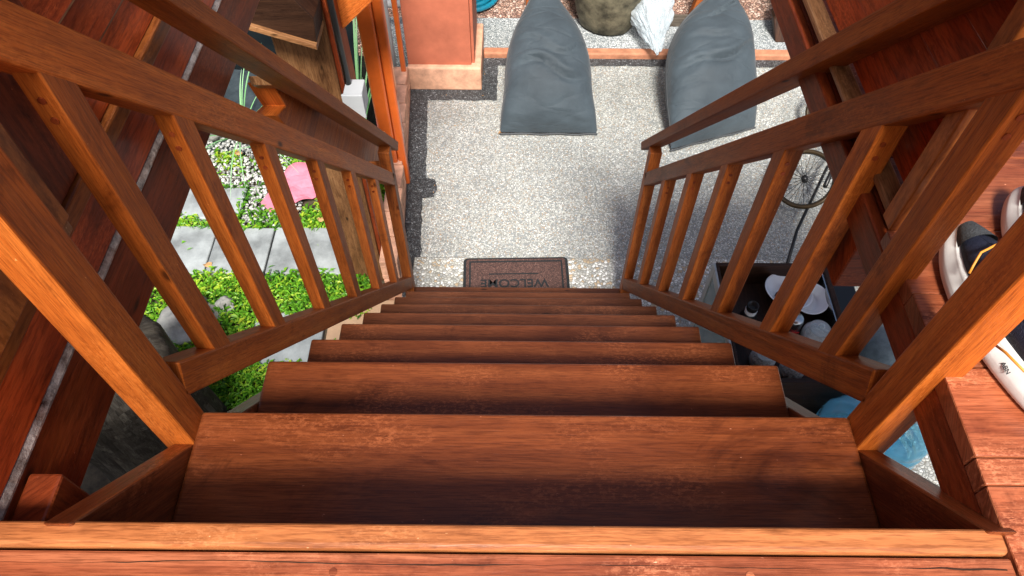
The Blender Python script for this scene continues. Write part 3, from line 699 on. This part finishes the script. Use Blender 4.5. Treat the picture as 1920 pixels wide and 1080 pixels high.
def text(body, size, loc, rotz, mat, parent, name, ext=.001, tilt=None):
    cu = bpy.data.curves.new(name, 'FONT'); cu.body = body; cu.size = size; cu.extrude = ext; cu.align_x = 'CENTER'; cu.offset = size*.012
    to = bpy.data.objects.new(name, cu); C.objects.link(to)
    me = bpy.data.meshes.new_from_object(to.evaluated_get(bpy.context.evaluated_depsgraph_get())); bpy.data.objects.remove(to)
    o = bpy.data.objects.new(name, me); C.objects.link(o); me.materials.clear(); me.materials.append(M[mat])
    o.parent = parent; o.location = Vector(loc)-parent.location; o.rotation_euler = tilt if tilt else (0, 0, rotz)
    return o
text('WELCOME', .075, (.005, 2.298, .0615), math.pi+R(1.6), 'matdark', dm, 'lettering')

# ------------------------------------------------------------------ cabinet and what stands in it
cb = thing('cabinet', (1.1, 1.63, .0), 'open dark wood cabinet with a pale glass side, under the deck edge', 'cabinet')
cx0, cx1, cy0, cy1, cz = .862, 1.350, 1.340, 1.925, .70
obj('side_panel', B((cx1-.022, cy0, 0), (cx1, cy1, cz)), 'darkwood', cb, ZF, bevel=.003)
obj('back_panel', B((cx0+.023, cy1-.020, 0), (cx1-.023, cy1, cz)), 'darkwood', cb, XF, bevel=.003)
obj('front_panel', B((cx0+.023, cy0, .60), (cx1-.023, cy0+.022, cz)), 'darkwood', cb, XF, bevel=.003)
obj('front_glass', B((cx0+.023, cy0+.006, .06), (cx1-.023, cy0+.012, .599)), 'darkwood', cb, XF)
obj('shelf', B((cx0+.023, cy0+.023, .555), (cx1-.023, cy1-.021, .575)), 'darkwood', cb, YF, bevel=.002)
obj('inner_side', B((cx0+.012, cy0, 0), (cx0+.022, cy1, cz)), 'darkwood', cb, ZF, bevel=.001)
gp = obj('side_frame', B((cx0, cy0, 0), (cx0+.011, cy0+.04, cz-.004)).box((cx0, cy1-.04, 0), (cx0+.011, cy1, cz-.004)).box((cx0, cy0+.041, cz-.05), (cx0+.011, cy1-.041, cz-.004)), 'alu', cb, ZF, bevel=.002)
obj('side_glass', B((cx0+.004, cy0+.041, 0), (cx0+.008, cy1-.041, cz-.051)), 'tealglass', gp, ZF)
obj('metal_strip', B((cx1-.030, cy0+.03, .576), (cx1-.023, cy1-.03, .69)), 'steel', cb, YF)
def crate(x0, y0, x1, y1, z0, z1, lab):
    ck = thing('crate', ((x0+x1)/2, (y0+y1)/2, z0), lab, 'crate', 'black plastic crates')
    mb = MB(); h = (z1-z0-.03)/3
    for k in range(3): mb.box((x0+.01, y0+.01, z0+k*h), (x1-.01, y1-.01, z0+k*h+h*.7))
    obj('slatted_wall', mb, 'black', ck, XF, bevel=.004)
    obj('rim', B((x0, y0, z1-.03), (x1, y1, z1)), 'black', ck, XF, bevel=.006)
crate(1.365, 1.72, 1.52, 1.94, .02, .56, 'tall narrow black crate against the far side of the cabinet')
crate(1.165, 1.05, 1.435, 1.33, .047, .27, 'low black crate carrying the front blue jug')
SZ = .576
def T(ax, ay): return Matrix.Rotation(R(ax), 3, 'X') @ Matrix.Rotation(R(ay), 3, 'Y')
def plate(c, r, lab, tl, spoon=False):
    t = thing('bowl', (c[0], c[1], SZ), lab, 'bowl', 'white bowls in the cabinet')
    prof = [(.001, .006), (r*.42, .006), (r*.50, .012), (r*.62, .030), (r*.90, .046), (r*.92, .050), (r*.99, .052), (r, .050), (r*.68, .020), (r*.42, 0), (.001, 0)]
    obj('dish', MB().lathe(prof, c, 48, tl), 'whiteglaze', t, smooth=True)
    return t
a = plate((1.178, 1.812, SZ+.020), .104, 'larger white bowl with a dark round cap in its middle, in the cabinet', T(-6, 5))
obj('cap', MB().lathe([(.001, .035), (.016, .035), (.017, .03), (.017, .0), (.001, 0)], (1.140, 1.800, SZ+.030), 24), 'black', a, smooth=True)
b_ = plate((1.262, 1.770, SZ+.040), .076, 'smaller white bowl with a spoon resting on its rim, right side of the cabinet', T(8, -6))
sp = obj('spoon', MB().tube([(1.20, 1.755, SZ+.055), (1.25, 1.80, SZ+.075), (1.315, 1.865, SZ+.098)], [.007, .004, .003], 8), 'blackmetal', None, smooth=True); tag(sp, 'dark spoon leaning across the smaller white bowl', 'spoon')
bo = thing('bottle', (1.03, 1.79, SZ), 'dark bottle with a white ring under its open black neck, in the cabinet', 'bottle')
obj('body', MB().lathe([(.001, 0), (.034, 0), (.036, .01), (.036, .09), (.028, .115), (.020, .13)], (.975, 1.670, SZ), 32), 'black', bo, smooth=True)
obj('ring', MB().lathe([(.0205, .118), (.0245, .118), (.0245, .1405), (.0195, .1405)], (.975, 1.670, SZ), 32), 'whiteglaze', bo, smooth=False)
obj('neck', MB().lathe([(.019, .141), (.0235, .145), (.0235, .150), (.023, .165), (.0235, .168), (.020, .168), (.018, .14)], (.975, 1.670, SZ), 32), 'black', bo, smooth=True)
cn = thing('can', (1.20, 1.67, SZ), 'silver striped drink can with a red mark, in the cabinet', 'can')
obj('body', MB().lathe([(.001, 0), (.026, 0), (.033, .008)]+[(.033+.0012*(k % 2), .012+.006*k) for k in range(16)]+[(.033, .112), (.028, .12), (.001, .118)], (1.160, 1.645, SZ), 32), 'steel', cn, smooth=True)
obj('print', MB().prism([(1.160-.020*s, 1.645-.0345, SZ+.035) for s in (-1, 1)]+[(1.160+.02, 1.645-.0345, SZ+.065), (1.160-.02, 1.645-.0345, SZ+.065)][:2], (0, -.004, 0)), 'red', cn)
def jar(x, y, r, h, fill, lab, z0=SZ):
    t = thing('jar', (x, y, z0), lab, 'jar', 'glass jars in the cabinet')
    prof = [(.001, 0), (r*.7, 0), (r*.95, h*.12), (r, h*.35), (r*.97, h*.6), (r*.75, h*.8), (r*.62, h*.86), (r*.66, h*.9)]
    obj('glass', MB().lathe(prof, (x, y, z0), 36), 'clearglass', t, smooth=True)
    obj('contents', MB().lathe([(.001, .004), (r*.68, .004), (r*.92, h*.13), (r*.97, h*.35), (r*.93, h*.58), (r*.8, h*.66), (.001, h*.7)], (x, y, z0), 28), fill, t, smooth=True)
    l = obj('lid', MB().lathe([(.001, h*.905), (r*.70, h*.905), (r*.72, h*.93), (r*.60, h*.98), (r*.3, h*1.02), (r*.12, h*1.05)], (x, y, z0), 32), 'clearglass', t, smooth=True)
    obj('knob', MB().lathe([(.001, h*1.05), (r*.14, h*1.051), (r*.22, h*1.10), (r*.2, h*1.16), (.001, h*1.19)], (x, y, z0), 20), 'clearglass', l, smooth=True)
jar(1.258, 1.610, .060, .100, 'sugar', 'round glass jar of white sugar with a knobbed glass lid')
jar(1.015, 1.498, .052, .085, 'coffee', 'glass jar of speckled grains, left of the pair beside the third visible tread')
jar(1.125, 1.452, .050, .085, 'coffee', 'glass jar of speckled grains, right of the pair nearest the cabinet front')

# ------------------------------------------------------------------ water jugs
def jug(x, y, lab, z0=.0):
    t = thing('water_jug', (x, y, z0), lab, 'water jug', 'blue water jugs under the deck')
    r = .135; prof = [(.001, .0), (.10, 0), (.128, .012)]
    for k in range(5): zz = .03+k*.062; prof += [(r, zz), (r, zz+.036), (r-.010, zz+.046), (r-.010, zz+.052)]
    prof += [(r, .345), (r*.96, .38), (r*.72, .43), (r*.36, .458), (.028, .468), (.027, .495)]
    mb = MB().lathe(prof, (x, y, z0), 72)
    for v in mb.v:
        h = v.z-z0; rr = math.hypot(v.x-x, v.y-y)
        if rr > .02 and .33 < h < .46:
            k = 1-.045*(.5+.5*math.cos(10*math.atan2(v.y-y, v.x-x)))*min(1, (h-.33)*20); v.x = x+(v.x-x)*k; v.y = y+(v.y-y)*k
    obj('body', mb, 'bluebottle', t, smooth=True)
    obj('water', MB().lathe([(.001, .006), (.118, .01), (.118, .16), (.001, .16)], (x, y, z0), 40), 'jugwater', t, smooth=True)
    obj('cap', MB().lathe([(.001, .496), (.030, .496), (.031, .51), (.031, .528), (.027, .532), (.001, .532)], (x, y, z0), 28), 'pvc', t, smooth=True)
    obj('label', MB().prism([(x-.05, y-.1365, z0+.24), (x+.01, y-.1375, z0+.24), (x+.01, y-.1375, z0+.30), (x-.05, y-.1365, z0+.30)], (0, .001, 0)), 'paleplastic', t)
    return t
jug(1.30, 1.19, 'blue water jug on the low black crate in front of the cabinet', .271)
jug(1.62, 1.300, 'blue water jug seen between the right newel and the deck edge')
jug(1.68, 1.66, 'blue water jug under a wet grey cover, behind the right railing')
mb = MB().lathe([(.150, .20), (.158, .21), (.160, .34), (.155, .40), (.12, .47), (.06, .53), (.036, .54), (.001, .542)], (1.665, 1.655, 0), 48)
for v in mb.v:
    a = math.atan2(v.y-1.655, v.x-1.665); k = 1+.05*math.sin(a*3+1)+.02*noise.noise(v*11); v.x = 1.665+(v.x-1.665)*k; v.y = 1.655+(v.y-1.655)*k; v.z += .018*math.sin(a*5)*(v.z < .3)
o = obj('bottle_cover', mb, 'wetcloth', None, smooth=True); tag(o, 'wet grey plastic cover draped over a blue water jug', 'cover')
o = obj('basin', MB().lathe([(.001, .0), (.08, 0), (.12, .085), (.126, .088), (.12, .08), (.078, .006), (.001, .006)], (1.13, 1.25, .246), 40), 'pvc', None, smooth=True)
tag(o, 'shallow pale plastic basin half hidden beside the front blue jug', 'basin')

# ------------------------------------------------------------------ small spoked wheel cart
wc = thing('wheel_stand', (1.8, 3.1, 0), 'small black metal bicycle stand with bronze rimmed spoked wheels on the patio', 'plant stand')
def wheel(c, nrm, r):
    c = Vector(c); nrm = Vector(nrm).normalized(); x = nrm.orthogonal().normalized(); y = nrm.cross(x)
    def P(a, rr, o=0): return c+(x*math.cos(a)+y*math.sin(a))*rr+nrm*o
    w = obj('wheel', MB().tube([P(2*math.pi*k/64, r) for k in range(65)], .0125, 10, False), 'bronze', wc, smooth=True)
    obj('rim', MB().tube([P(2*math.pi*k/64, r-.012) for k in range(65)], .004, 8, False), 'blackmetal', w, smooth=True)
    s = MB()
    for k in range(32): a = 2*math.pi*k/32; s.tube([P(a+.5*(-1)**k, .016, .016*(-1)**k), P(a, r-.012)], .0014, 5, False)
    obj('spokes', s, 'blackmetal', w)
    obj('hub', MB().tube([c-nrm*.03, c-nrm*.022, c-nrm*.02, c+nrm*.02, c+nrm*.022, c+nrm*.03], [.018, .018, .010, .010, .018, .018], 16), 'blackmetal', w, smooth=True)
    return w
cw = Vector((1.655, 2.93, .19)); nw = Vector((-.42, -.50, .80))
wheel(cw, nw, .160)
wheel(cw+Vector((.34, .62, -.03)), nw, .160)
obj('fork', MB().tube([cw+Vector((.075, -.10, .045)), cw+Vector((.165, .06, .06)), cw+Vector((.28, .3, .05))], [.013, .011, .011], 10), 'blackmetal', wc, smooth=True)
obj('frame_bar', MB().tube([(1.44, 2.30, .02), (1.57, 2.62, .10), (1.85, 3.10, .10), (2.1, 3.5, .12)], .009, 10), 'blackmetal', wc, smooth=True)

# ------------------------------------------------------------------ sneakers
def sneaker(cx, cy, yaw, lab):
    t = thing('sneaker', (cx, cy, DZ), lab, 'shoe', 'sneakers on the deck')
    L_, w = .295, .052
    def outline(s, k=1.0):            # s in 0..1 heel to toe, half width on outer / inner side
        base = math.sin(math.pi*min(1, max(0, s))**.80)**.42
        return w*k*base*(.80+.22*math.sin(math.pi*(s-.25)))
    def tr(x, y, z): c, s_ = math.cos(yaw), math.sin(yaw); return Vector((cx+x*c-y*s_, cy+x*s_+y*c, DZ+z))
    n = 40
    def loft(levels, mat, nm, parent):
        mb = MB(); m2 = 2*n
        for (ks, kz, inset) in levels:
            ring = []
            for i in range(n+1):
                s = i/n; h = max(0, outline(s)*ks-inset) if 0 < i < n else 0; y = (s-.5)*(L_-2*inset)*(.985 if ks < 1 else 1); ring.append((h, y, kz(s)))
            pts_ = [tr(h, y, z) for h, y, z in ring] + [tr(-h*.92, y, z) for h, y, z in reversed(ring[1:-1])]
            mb.v += pts_
        m2 = 2*n
        for a in range(len(levels)-1):
            for i in range(m2): p = a*m2+i; q = a*m2+(i+1) % m2; mb.f.append((p, q, q+m2, p+m2))
        mb.f.append(tuple(reversed(range(m2)))); e = (len(levels)-1)*m2; mb.f.append(tuple(e+i for i in range(m2)))
        return obj(nm, mb, mat, parent, YF, smooth=True)
    toe = lambda s: .012*max(0, (s-.75)/.25)**2
    sole = loft([(1.0, lambda s: toe(s)*.8, .001), (1.08, lambda s: .008+toe(s), 0), (1.08, lambda s: .018+toe(s), 0), (1.05, lambda s: .0205+toe(s), 0), (1.06, lambda s: .023+toe(s), 0), (.99, lambda s: .036+toe(s)-.004*s, .004), (.955, lambda s: .0385+toe(s)-.004*s, .005), (.965, lambda s: .041+toe(s)-.004*s, .005), (.87, lambda s: .047+toe(s)-.010*s, .010), (.82, lambda s: .046+toe(s)-.010*s, .012)], 'shoe_mid', 'midsole', t)
    sole.modifiers.new('s', 'SUBSURF').render_levels = 1
    def top(s): return .034+.006*(1-s)+ (.012+.05*max(0, min(1, (1.02-s)/.55))**.8)
    up = loft([(.84, lambda s: .036-.004*s+toe(s), .008), (.85, lambda s: .034+(top(s)-.034)*.35, .006), (.84, lambda s: .034+(top(s)-.034)*.65, .008), (.62, lambda s: .034+(top(s)-.034)*.88, .014), (.32, lambda s: top(s), .03), (.1, lambda s: top(s)+.001, .05)], 'shoe_blue', 'upper', t)
    # dark toe cap, opening, laces
    mb = MB(); N2 = 22
    for j in range(9):
        for i in range(N2+1):
            s = 1-.035-.12*j/8; a = (i/N2-.5)*math.pi; 
            hh = max(.004, outline(s)*.82-.004); x = hh*math.sin(a); z = .034+(top(s)-.034)*(.12+.82*math.cos(a)**.7)+.0035
            mb.v.append(tr(x, (s-.5)*L_*.965, z))
    for j in range(8):
        for i in range(N2): p = j*(N2+1)+i; mb.f.append((p, p+N2+1, p+N2+2, p+1))
    obj('toe_cap', mb, 'shoe_dark', up, YF, smooth=True)
    ov = [(-.018, -.095), (.018, -.095), (.026, -.055), (.020, -.005), (-.020, -.005), (-.026, -.055)]
    obj('opening', MB().prism([tr(x, y, .080) for x, y in ov], (0, 0, .0075)), 'black', up, bevel=.004)
    for (y0, bul) in ((.062, .012), (.040, .014), (.016, .010)):
        P = []
        for q in range(13):
            u = q/6-1; y_ = y0+bul*(1-u*u)-.018*abs(u); ss = .5+y_/L_; au = abs(u)
            kf, ff = (.0+.62*au/.5, 1-.12*au/.5) if au < .5 else (.62+.26*(au-.5)/.5, .88-.48*(au-.5)/.5)
            P.append(tr(math.copysign(outline(ss)*kf+(.002 if au > .4 else 0), u)*(1 if u > 0 else .95), y_, .034+(top(ss)-.034)*ff+.0035))
        obj('lace', MB().tube(P, .0016, 8), 'lace', up, smooth=True)
    obj('side_line', MB().tube([tr(-.0485, -.055, .046), tr(-.0515, -.075, .060), tr(-.046, -.105, .066)], .0016, 6), 'lace', up, smooth=True)
    return t, tr
t1, tr1 = sneaker(.632, .525, R(4), 'navy and white sneaker with amber laces, toe outward, next to the right newel')
t2, tr2 = sneaker(.738, .600, R(-2), 'navy and white sneaker of which only the toe edge shows, at the right picture edge')
# small oval mark printed on the heel of the nearer midsole
text('ABN', .008, tr1(-.0372, -.080, .027), 0, 'ink', t1, 'sole_mark', .0003, (R(62), 0, R(-86)))

# ------------------------------------------------------------------ garden: stump, rock, pavers, gravel, leaves
sg = thing('tree_stump', (-1.66, 1.43, -.17), 'grey weathered tree stump under the left plank wall', 'stump')
mb = MB(); n = 72; lev = 40
for j in range(lev+1):
    t = j/lev; z = -.2+.92*t
    for i in range(n):
        a = 2*math.pi*i/n; r = .27*(1+.10*(1-t)**3); r *= 1-.75*max(0, (t-.86)/.14)**3
        r += .018*(noise.noise(Vector((math.cos(a)*4, math.sin(a)*4, z*1.2))))+.012*noise.noise(Vector((math.cos(a)*14, math.sin(a)*14, z*2)))
        mb.v.append(Vector((-1.66+r*math.cos(a), 1.43+r*math.sin(a), z+.03*noise.noise(Vector((math.cos(a)*2, math.sin(a)*2, 5)))*t)))
for j in range(lev):
    for i in range(n): a = j*n+i; b = j*n+(i+1) % n; mb.f.append((a, b, b+n, a+n))
mb.f.append(tuple(lev*n+i for i in range(n)))
obj('trunk', mb, 'stump', sg, ZF, smooth=True)
def rock(c, s, seed, lab, mat='rock', name='rock', grp=None):
    bm = bmesh.new(); bmesh.ops.create_icosphere(bm, subdivisions=4, radius=1); mb = MB()
    for v in bm.verts:
        p = v.co.copy(); q = p*1.3+Vector((seed, seed*2, 0)); d = .30*noise.noise(q)+.13*noise.noise(q*2.7)+.06*noise.noise(q*7)
        cell = noise.voronoi(p*1.7+Vector((seed, 0, 0)))[0]; d += .22*(cell[0]-.45)
        p *= 1+d; mb.v.append(Vector(c)+Vector((p.x*s[0], p.y*s[1], p.z*s[2])))
    for f in bm.faces: mb.f.append(tuple(v.index for v in f.verts))
    bm.free(); o = obj(name, mb, mat, None, smooth=True); tag(o, lab, 'rock', grp); return o
rock((-1.755, 2.13, -.125), (.165, .15, .075), 3.1, 'large pale cracked rock lying in the leafy grass', grp='garden rocks')
rock((-1.585, 2.25, -.125), (.045, .045, .04), 8.2, 'small pale rock against the right side of the large rock', grp='garden rocks')
rock((-2.0, 3.62, -.09), (.09, .08, .08), 5.2, 'small white rock by the pond edge', grp='garden rocks')
rock((-1.56, 2.22, -.13), (.035, .035, .03), 15.2, 'dark little stone in the grass beside the rocks', grp='garden rocks')
def paver(x0, y0, x1, y1, lab, mat='paver', z=-.125, rz=0):
    o = obj('paver', MB().box((x0, y0, z-.06), (x1, y1, z)), mat, None, XF, bevel=.008); o.rotation_euler.z = rz; tag(o, lab, 'paver', 'garden stepping pavers'); return o
G1 = (-.125)
paver(-2.36, 2.46, -1.765, 2.815, 'grey paver at the left end of the row, in the plank wall shade')
paver(-1.758, 2.465, -1.425, 2.805, 'narrow grey paver in the middle of the row')
paver(-1.415, 2.465, -.84, 2.81, 'pale beige grey paver nearest the house post')
paver(-2.4, 2.875, -1.66, 3.13, 'grey paver set alone behind the row, next to the white gravel')
paver(-1.40, 1.86, -1.02, 2.20, 'whitish paver under the lower left railing')
paver(-1.0, 1.75, -.55, 2.29, 'peach coloured paver beside the stair foot', 'peachpaver')
# gravel (stuff)
bm = bmesh.new(); bmesh.ops.create_icosphere(bm, subdivisions=1, radius=1); iv = [v.co.copy() for v in bm.verts]; jf = [tuple(v.index for v in f.verts) for f in bm.faces]; bm.free()
mb = MB(); mb.t = []
def ingravel(x, y): return 2.83 < y < 3.62 and -2.1 < x < -1.16 and not (x < -1.64 and y < 3.15) and noise.noise(Vector((x*3, y*3, 0))) > -.35 and not(x > -1.30 and y < 3.1)
cnt = 0
while cnt < 2600:
    x, y = random.uniform(-2.1, -1.12), random.uniform(2.82, 3.62)
    if not ingravel(x, y): continue
    cnt += 1; s = random.uniform(.006, .0135); k = len(mb.v); rm = Matrix.Rotation(random.random()*6, 3, 'Z') @ Matrix.Rotation(random.random()*3, 3, 'X')
    sc = Vector((s, s*random.uniform(.6, 1), s*random.uniform(.5, .8))); c = Vector((x, y, -.148+random.uniform(0, .018))); tn = random.random()**.7
    for v in iv: mb.v.append(c+rm @ Vector((v.x*sc.x, v.y*sc.y, v.z*sc.z)))
    mb.f += [tuple(k+i for i in f) for f in jf]; mb.t += [tn]*len(iv)
o = obj('white_gravel', mb, 'stone'); o['kind'] = 'stuff'
# leafy grass (stuff)
mb = MB(); mb.t = []
def leaf(x, y, z, ln, wd, az, lift, tn):
    k = len(mb.v); d = Vector((math.cos(az), math.sin(az), 0)); s = Vector((-d.y, d.x, 0)); u = Vector((0, 0, 1)); p = Vector((x, y, z))
    a = p+d*ln*.45+u*ln*lift*.8; b = p+d*ln+u*ln*lift*.55
    mb.v += [p, a-s*wd, a+s*wd+u*wd*.3, b]; mb.f += [(k, k+1, k+3), (k, k+3, k+2)]; mb.t += [tn]*4
def ingrass(x, y):
    if y < 1.62 and x < -1.3: return False
    if x > skewx(y)-.12: return False
    if y > 3.44: return False
    if -1.53 < x < -1.20 and 2.95 < y < 3.30: return False
    for (a, b, c, d) in ((-2.34, 2.475, -.85, 2.80), (-2.4, 2.89, -1.67, 3.12), (-1.37, 1.88, -.56, 2.18)):
        if a < x < c and b < y < d: return random.random() < .003
    if ((x+1.755)/.14)**2+((y-2.13)/.12)**2 < 1: return False
    if (x+1.66)**2+(y-1.43)**2 < .27**2: return False
    if ingravel(x, y): return random.random() < .10+(.6 if noise.noise(Vector((x*4+9, y*4, 0))) > .25 else 0)
    return noise.noise(Vector((x*5, y*5, 7))) > -.42 or random.random() < .35
cnt = 0
while cnt < 26000:
    x, y = random.uniform(-2.55, -.80), random.uniform(1.2, 3.45)
    if not ingrass(x, y): continue
    cnt += 1; n1 = noise.noise(Vector((x*4, y*4, 1))); tn = min(1, max(0, .48+.45*n1+random.gauss(0, .2)))
    leaf(x, y, -.165+random.uniform(0, .055), random.uniform(.012, .05), random.uniform(.003, .0085), random.random()*6.283, random.uniform(0, .9), tn)
o = obj('leafy_grass', mb, 'grass'); o['kind'] = 'stuff'
# dry leaves on the ground, one by one
for i, (x, y, z, lab) in enumerate(((-1.75, 2.52, -.122, 'dry brown leaf lying on the joint of the grey pavers'), (-1.72, 2.84, -.12, 'dry brown leaf in the grass strip between two pavers'), (-1.33, 2.93, -.12, 'dry brown leaf on the gravel under the pink sheet'), (-1.78, 3.42, -.11, 'curled brown leaf at the gravel edge by the pond'), (-.09, 3.50, .006, 'tiny red brown leaf at the corner of the left beanbag'), (-1.15, 2.86, -.11, 'dry brown leaf beside the pale blue sheet'))):
    s = .030 if i != 4 else .018; mb = MB()
    pts_ = [(x+s*math.cos(a+i)*(1 if k % 2 else .72), y+s*.6*math.sin(a+i), z+.006*math.sin(a*2)) for k, a in enumerate([j*math.pi/5 for j in range(10)])]
    o = obj('fallen_leaf', mb.prism(pts_, (0, 0, .0015)), 'bark', None); tag(o, lab, 'leaf', 'fallen leaves')
mb = MB(); mb.t = None
for k in range(150):
    x, y = random.uniform(-.45, 2.0), random.uniform(2.5, 4.15); a = random.random()*6.28; s_ = random.uniform(.002, .006)
    if random.random() < .4: x = -.5+abs(random.gauss(0, .08)) 
    mb.prism([(x+s_*math.cos(a+q)*(.5 if q in (1.57, 4.71) else 1.2), y+s_*math.sin(a+q)*(.5 if q in (1.57, 4.71) else 1.2), .0055) for q in (0, 1.57, 3.14, 4.71)], (0, 0, .0012))
o = obj('leaf_litter', mb, 'bark'); o['kind'] = 'stuff'
def sheet_obj(name, poly, z, mat, seed, lab, cat):
    xs = [p[0] for p in poly]; ys_ = [p[1] for p in poly]; bmm = bmesh.new()
    vs = [bmm.verts.new((p[0], p[1], z)) for p in poly]; bmm.faces.new(vs)
    bmesh.ops.triangulate(bmm, faces=bmm.faces[:]); bmesh.ops.subdivide_edges(bmm, edges=bmm.edges[:], cuts=7, use_grid_fill=True)
    bmm.verts.index_update(); mb = MB()
    for v in bmm.verts: mb.v.append(Vector((v.co.x, v.co.y, z+.025*abs(noise.noise(v.co*9+Vector((seed, 0, 0))))+.03*max(0, noise.noise(v.co*4)))))
    for f in bmm.faces: mb.f.append(tuple(v.index for v in f.verts))
    bmm.free(); o = obj(name, mb, mat); q = o.modifiers.new('solid', 'SOLIDIFY'); q.thickness = .002; tag(o, lab, cat); return o
sheet_obj('pink_sheet', [(-1.545, 2.99), (-1.47, 3.18), (-1.43, 3.30), (-1.31, 3.33), (-1.27, 3.24), (-1.21, 3.03), (-1.40, 2.955), (-1.47, 2.91), (-1.50, 2.95)], -.115, 'pink', 2, 'torn bright pink sheet lying on the white gravel', 'sheet')
sheet_obj('plastic_sheet', [(-1.27, 3.33), (-1.19, 3.32), (-1.10, 3.05), (-1.20, 3.04)], -.12, 'paleplastic', 6, 'pale blue crumpled plastic sheet beside the pink sheet', 'sheet')
# slate edge of the pond
o = obj('slate_slab', MB().prism([(-2.25, 3.46, -.2), (-1.45, 3.50, -.2), (-1.50, 4.25, -.2), (-2.2, 4.35, -.2)], (0, 0, .05)), 'slate', None, XF, bevel=.008); tag(o, 'dark wet slate slab at the pond edge under iris leaves', 'slab')
# irises
def iris(x, y, z, specs, lab):
    t = thing('iris_plant', (x, y, z), lab, 'plant', 'iris plants by the pond')
    for (az, ln, lean, w) in specs:
        mb = MB(); mb.t = []; d = Vector((math.cos(az), math.sin(az), 0)); s = Vector((-d.y, d.x, 0)); n_ = 12
        for i in range(n_+1):
            u = i/n_; an = lean*u*u; p = Vector((x, y, z))+d*ln*(lean*.5*u+.25*u*u*lean)+Vector((0, 0, ln*(u-.45*lean*u*u)))
            ww = w*(1-u**3)*.5+.0004; mb.v += [p-s*ww, p+s*ww]; mb.t += [min(1, .3+.6*u)]*2
        mb.f = [(2*i, 2*i+1, 2*i+3, 2*i+2) for i in range(n_)]
        obj('leaf', mb, 'iris', t, smooth=True)
rnd = random.Random(4)
iris(-.97, 3.50, -.25, [(rnd.uniform(1.4, 4.9), rnd.uniform(.35, .8), rnd.uniform(.3, 1.2), rnd.uniform(.008, .014)) for _ in range(20)], 'iris clump with long pale leaves beside the orange pole')
iris(-1.05, 3.78, -.28, [(rnd.uniform(.8, 2.4), rnd.uniform(.7, 1.1), rnd.uniform(.2, .7), rnd.uniform(.010, .018)) for _ in range(9)], 'tall iris clump behind the junction box')
iris(-1.80, 3.62, -.18, [(rnd.random()*6.28, rnd.uniform(.4, .7), rnd.uniform(.7, 1.7), rnd.uniform(.006, .011)) for _ in range(22)], 'iris clump arching over the slate slab')
iris(-1.45, 3.48, -.18, [(rnd.random()*6.28, rnd.uniform(.3, .45), rnd.uniform(.9, 1.7), rnd.uniform(.008, .011)) for _ in range(5)], 'small iris tuft at the gravel edge near the pink sheet')
S.cycles.max_bounces = 8
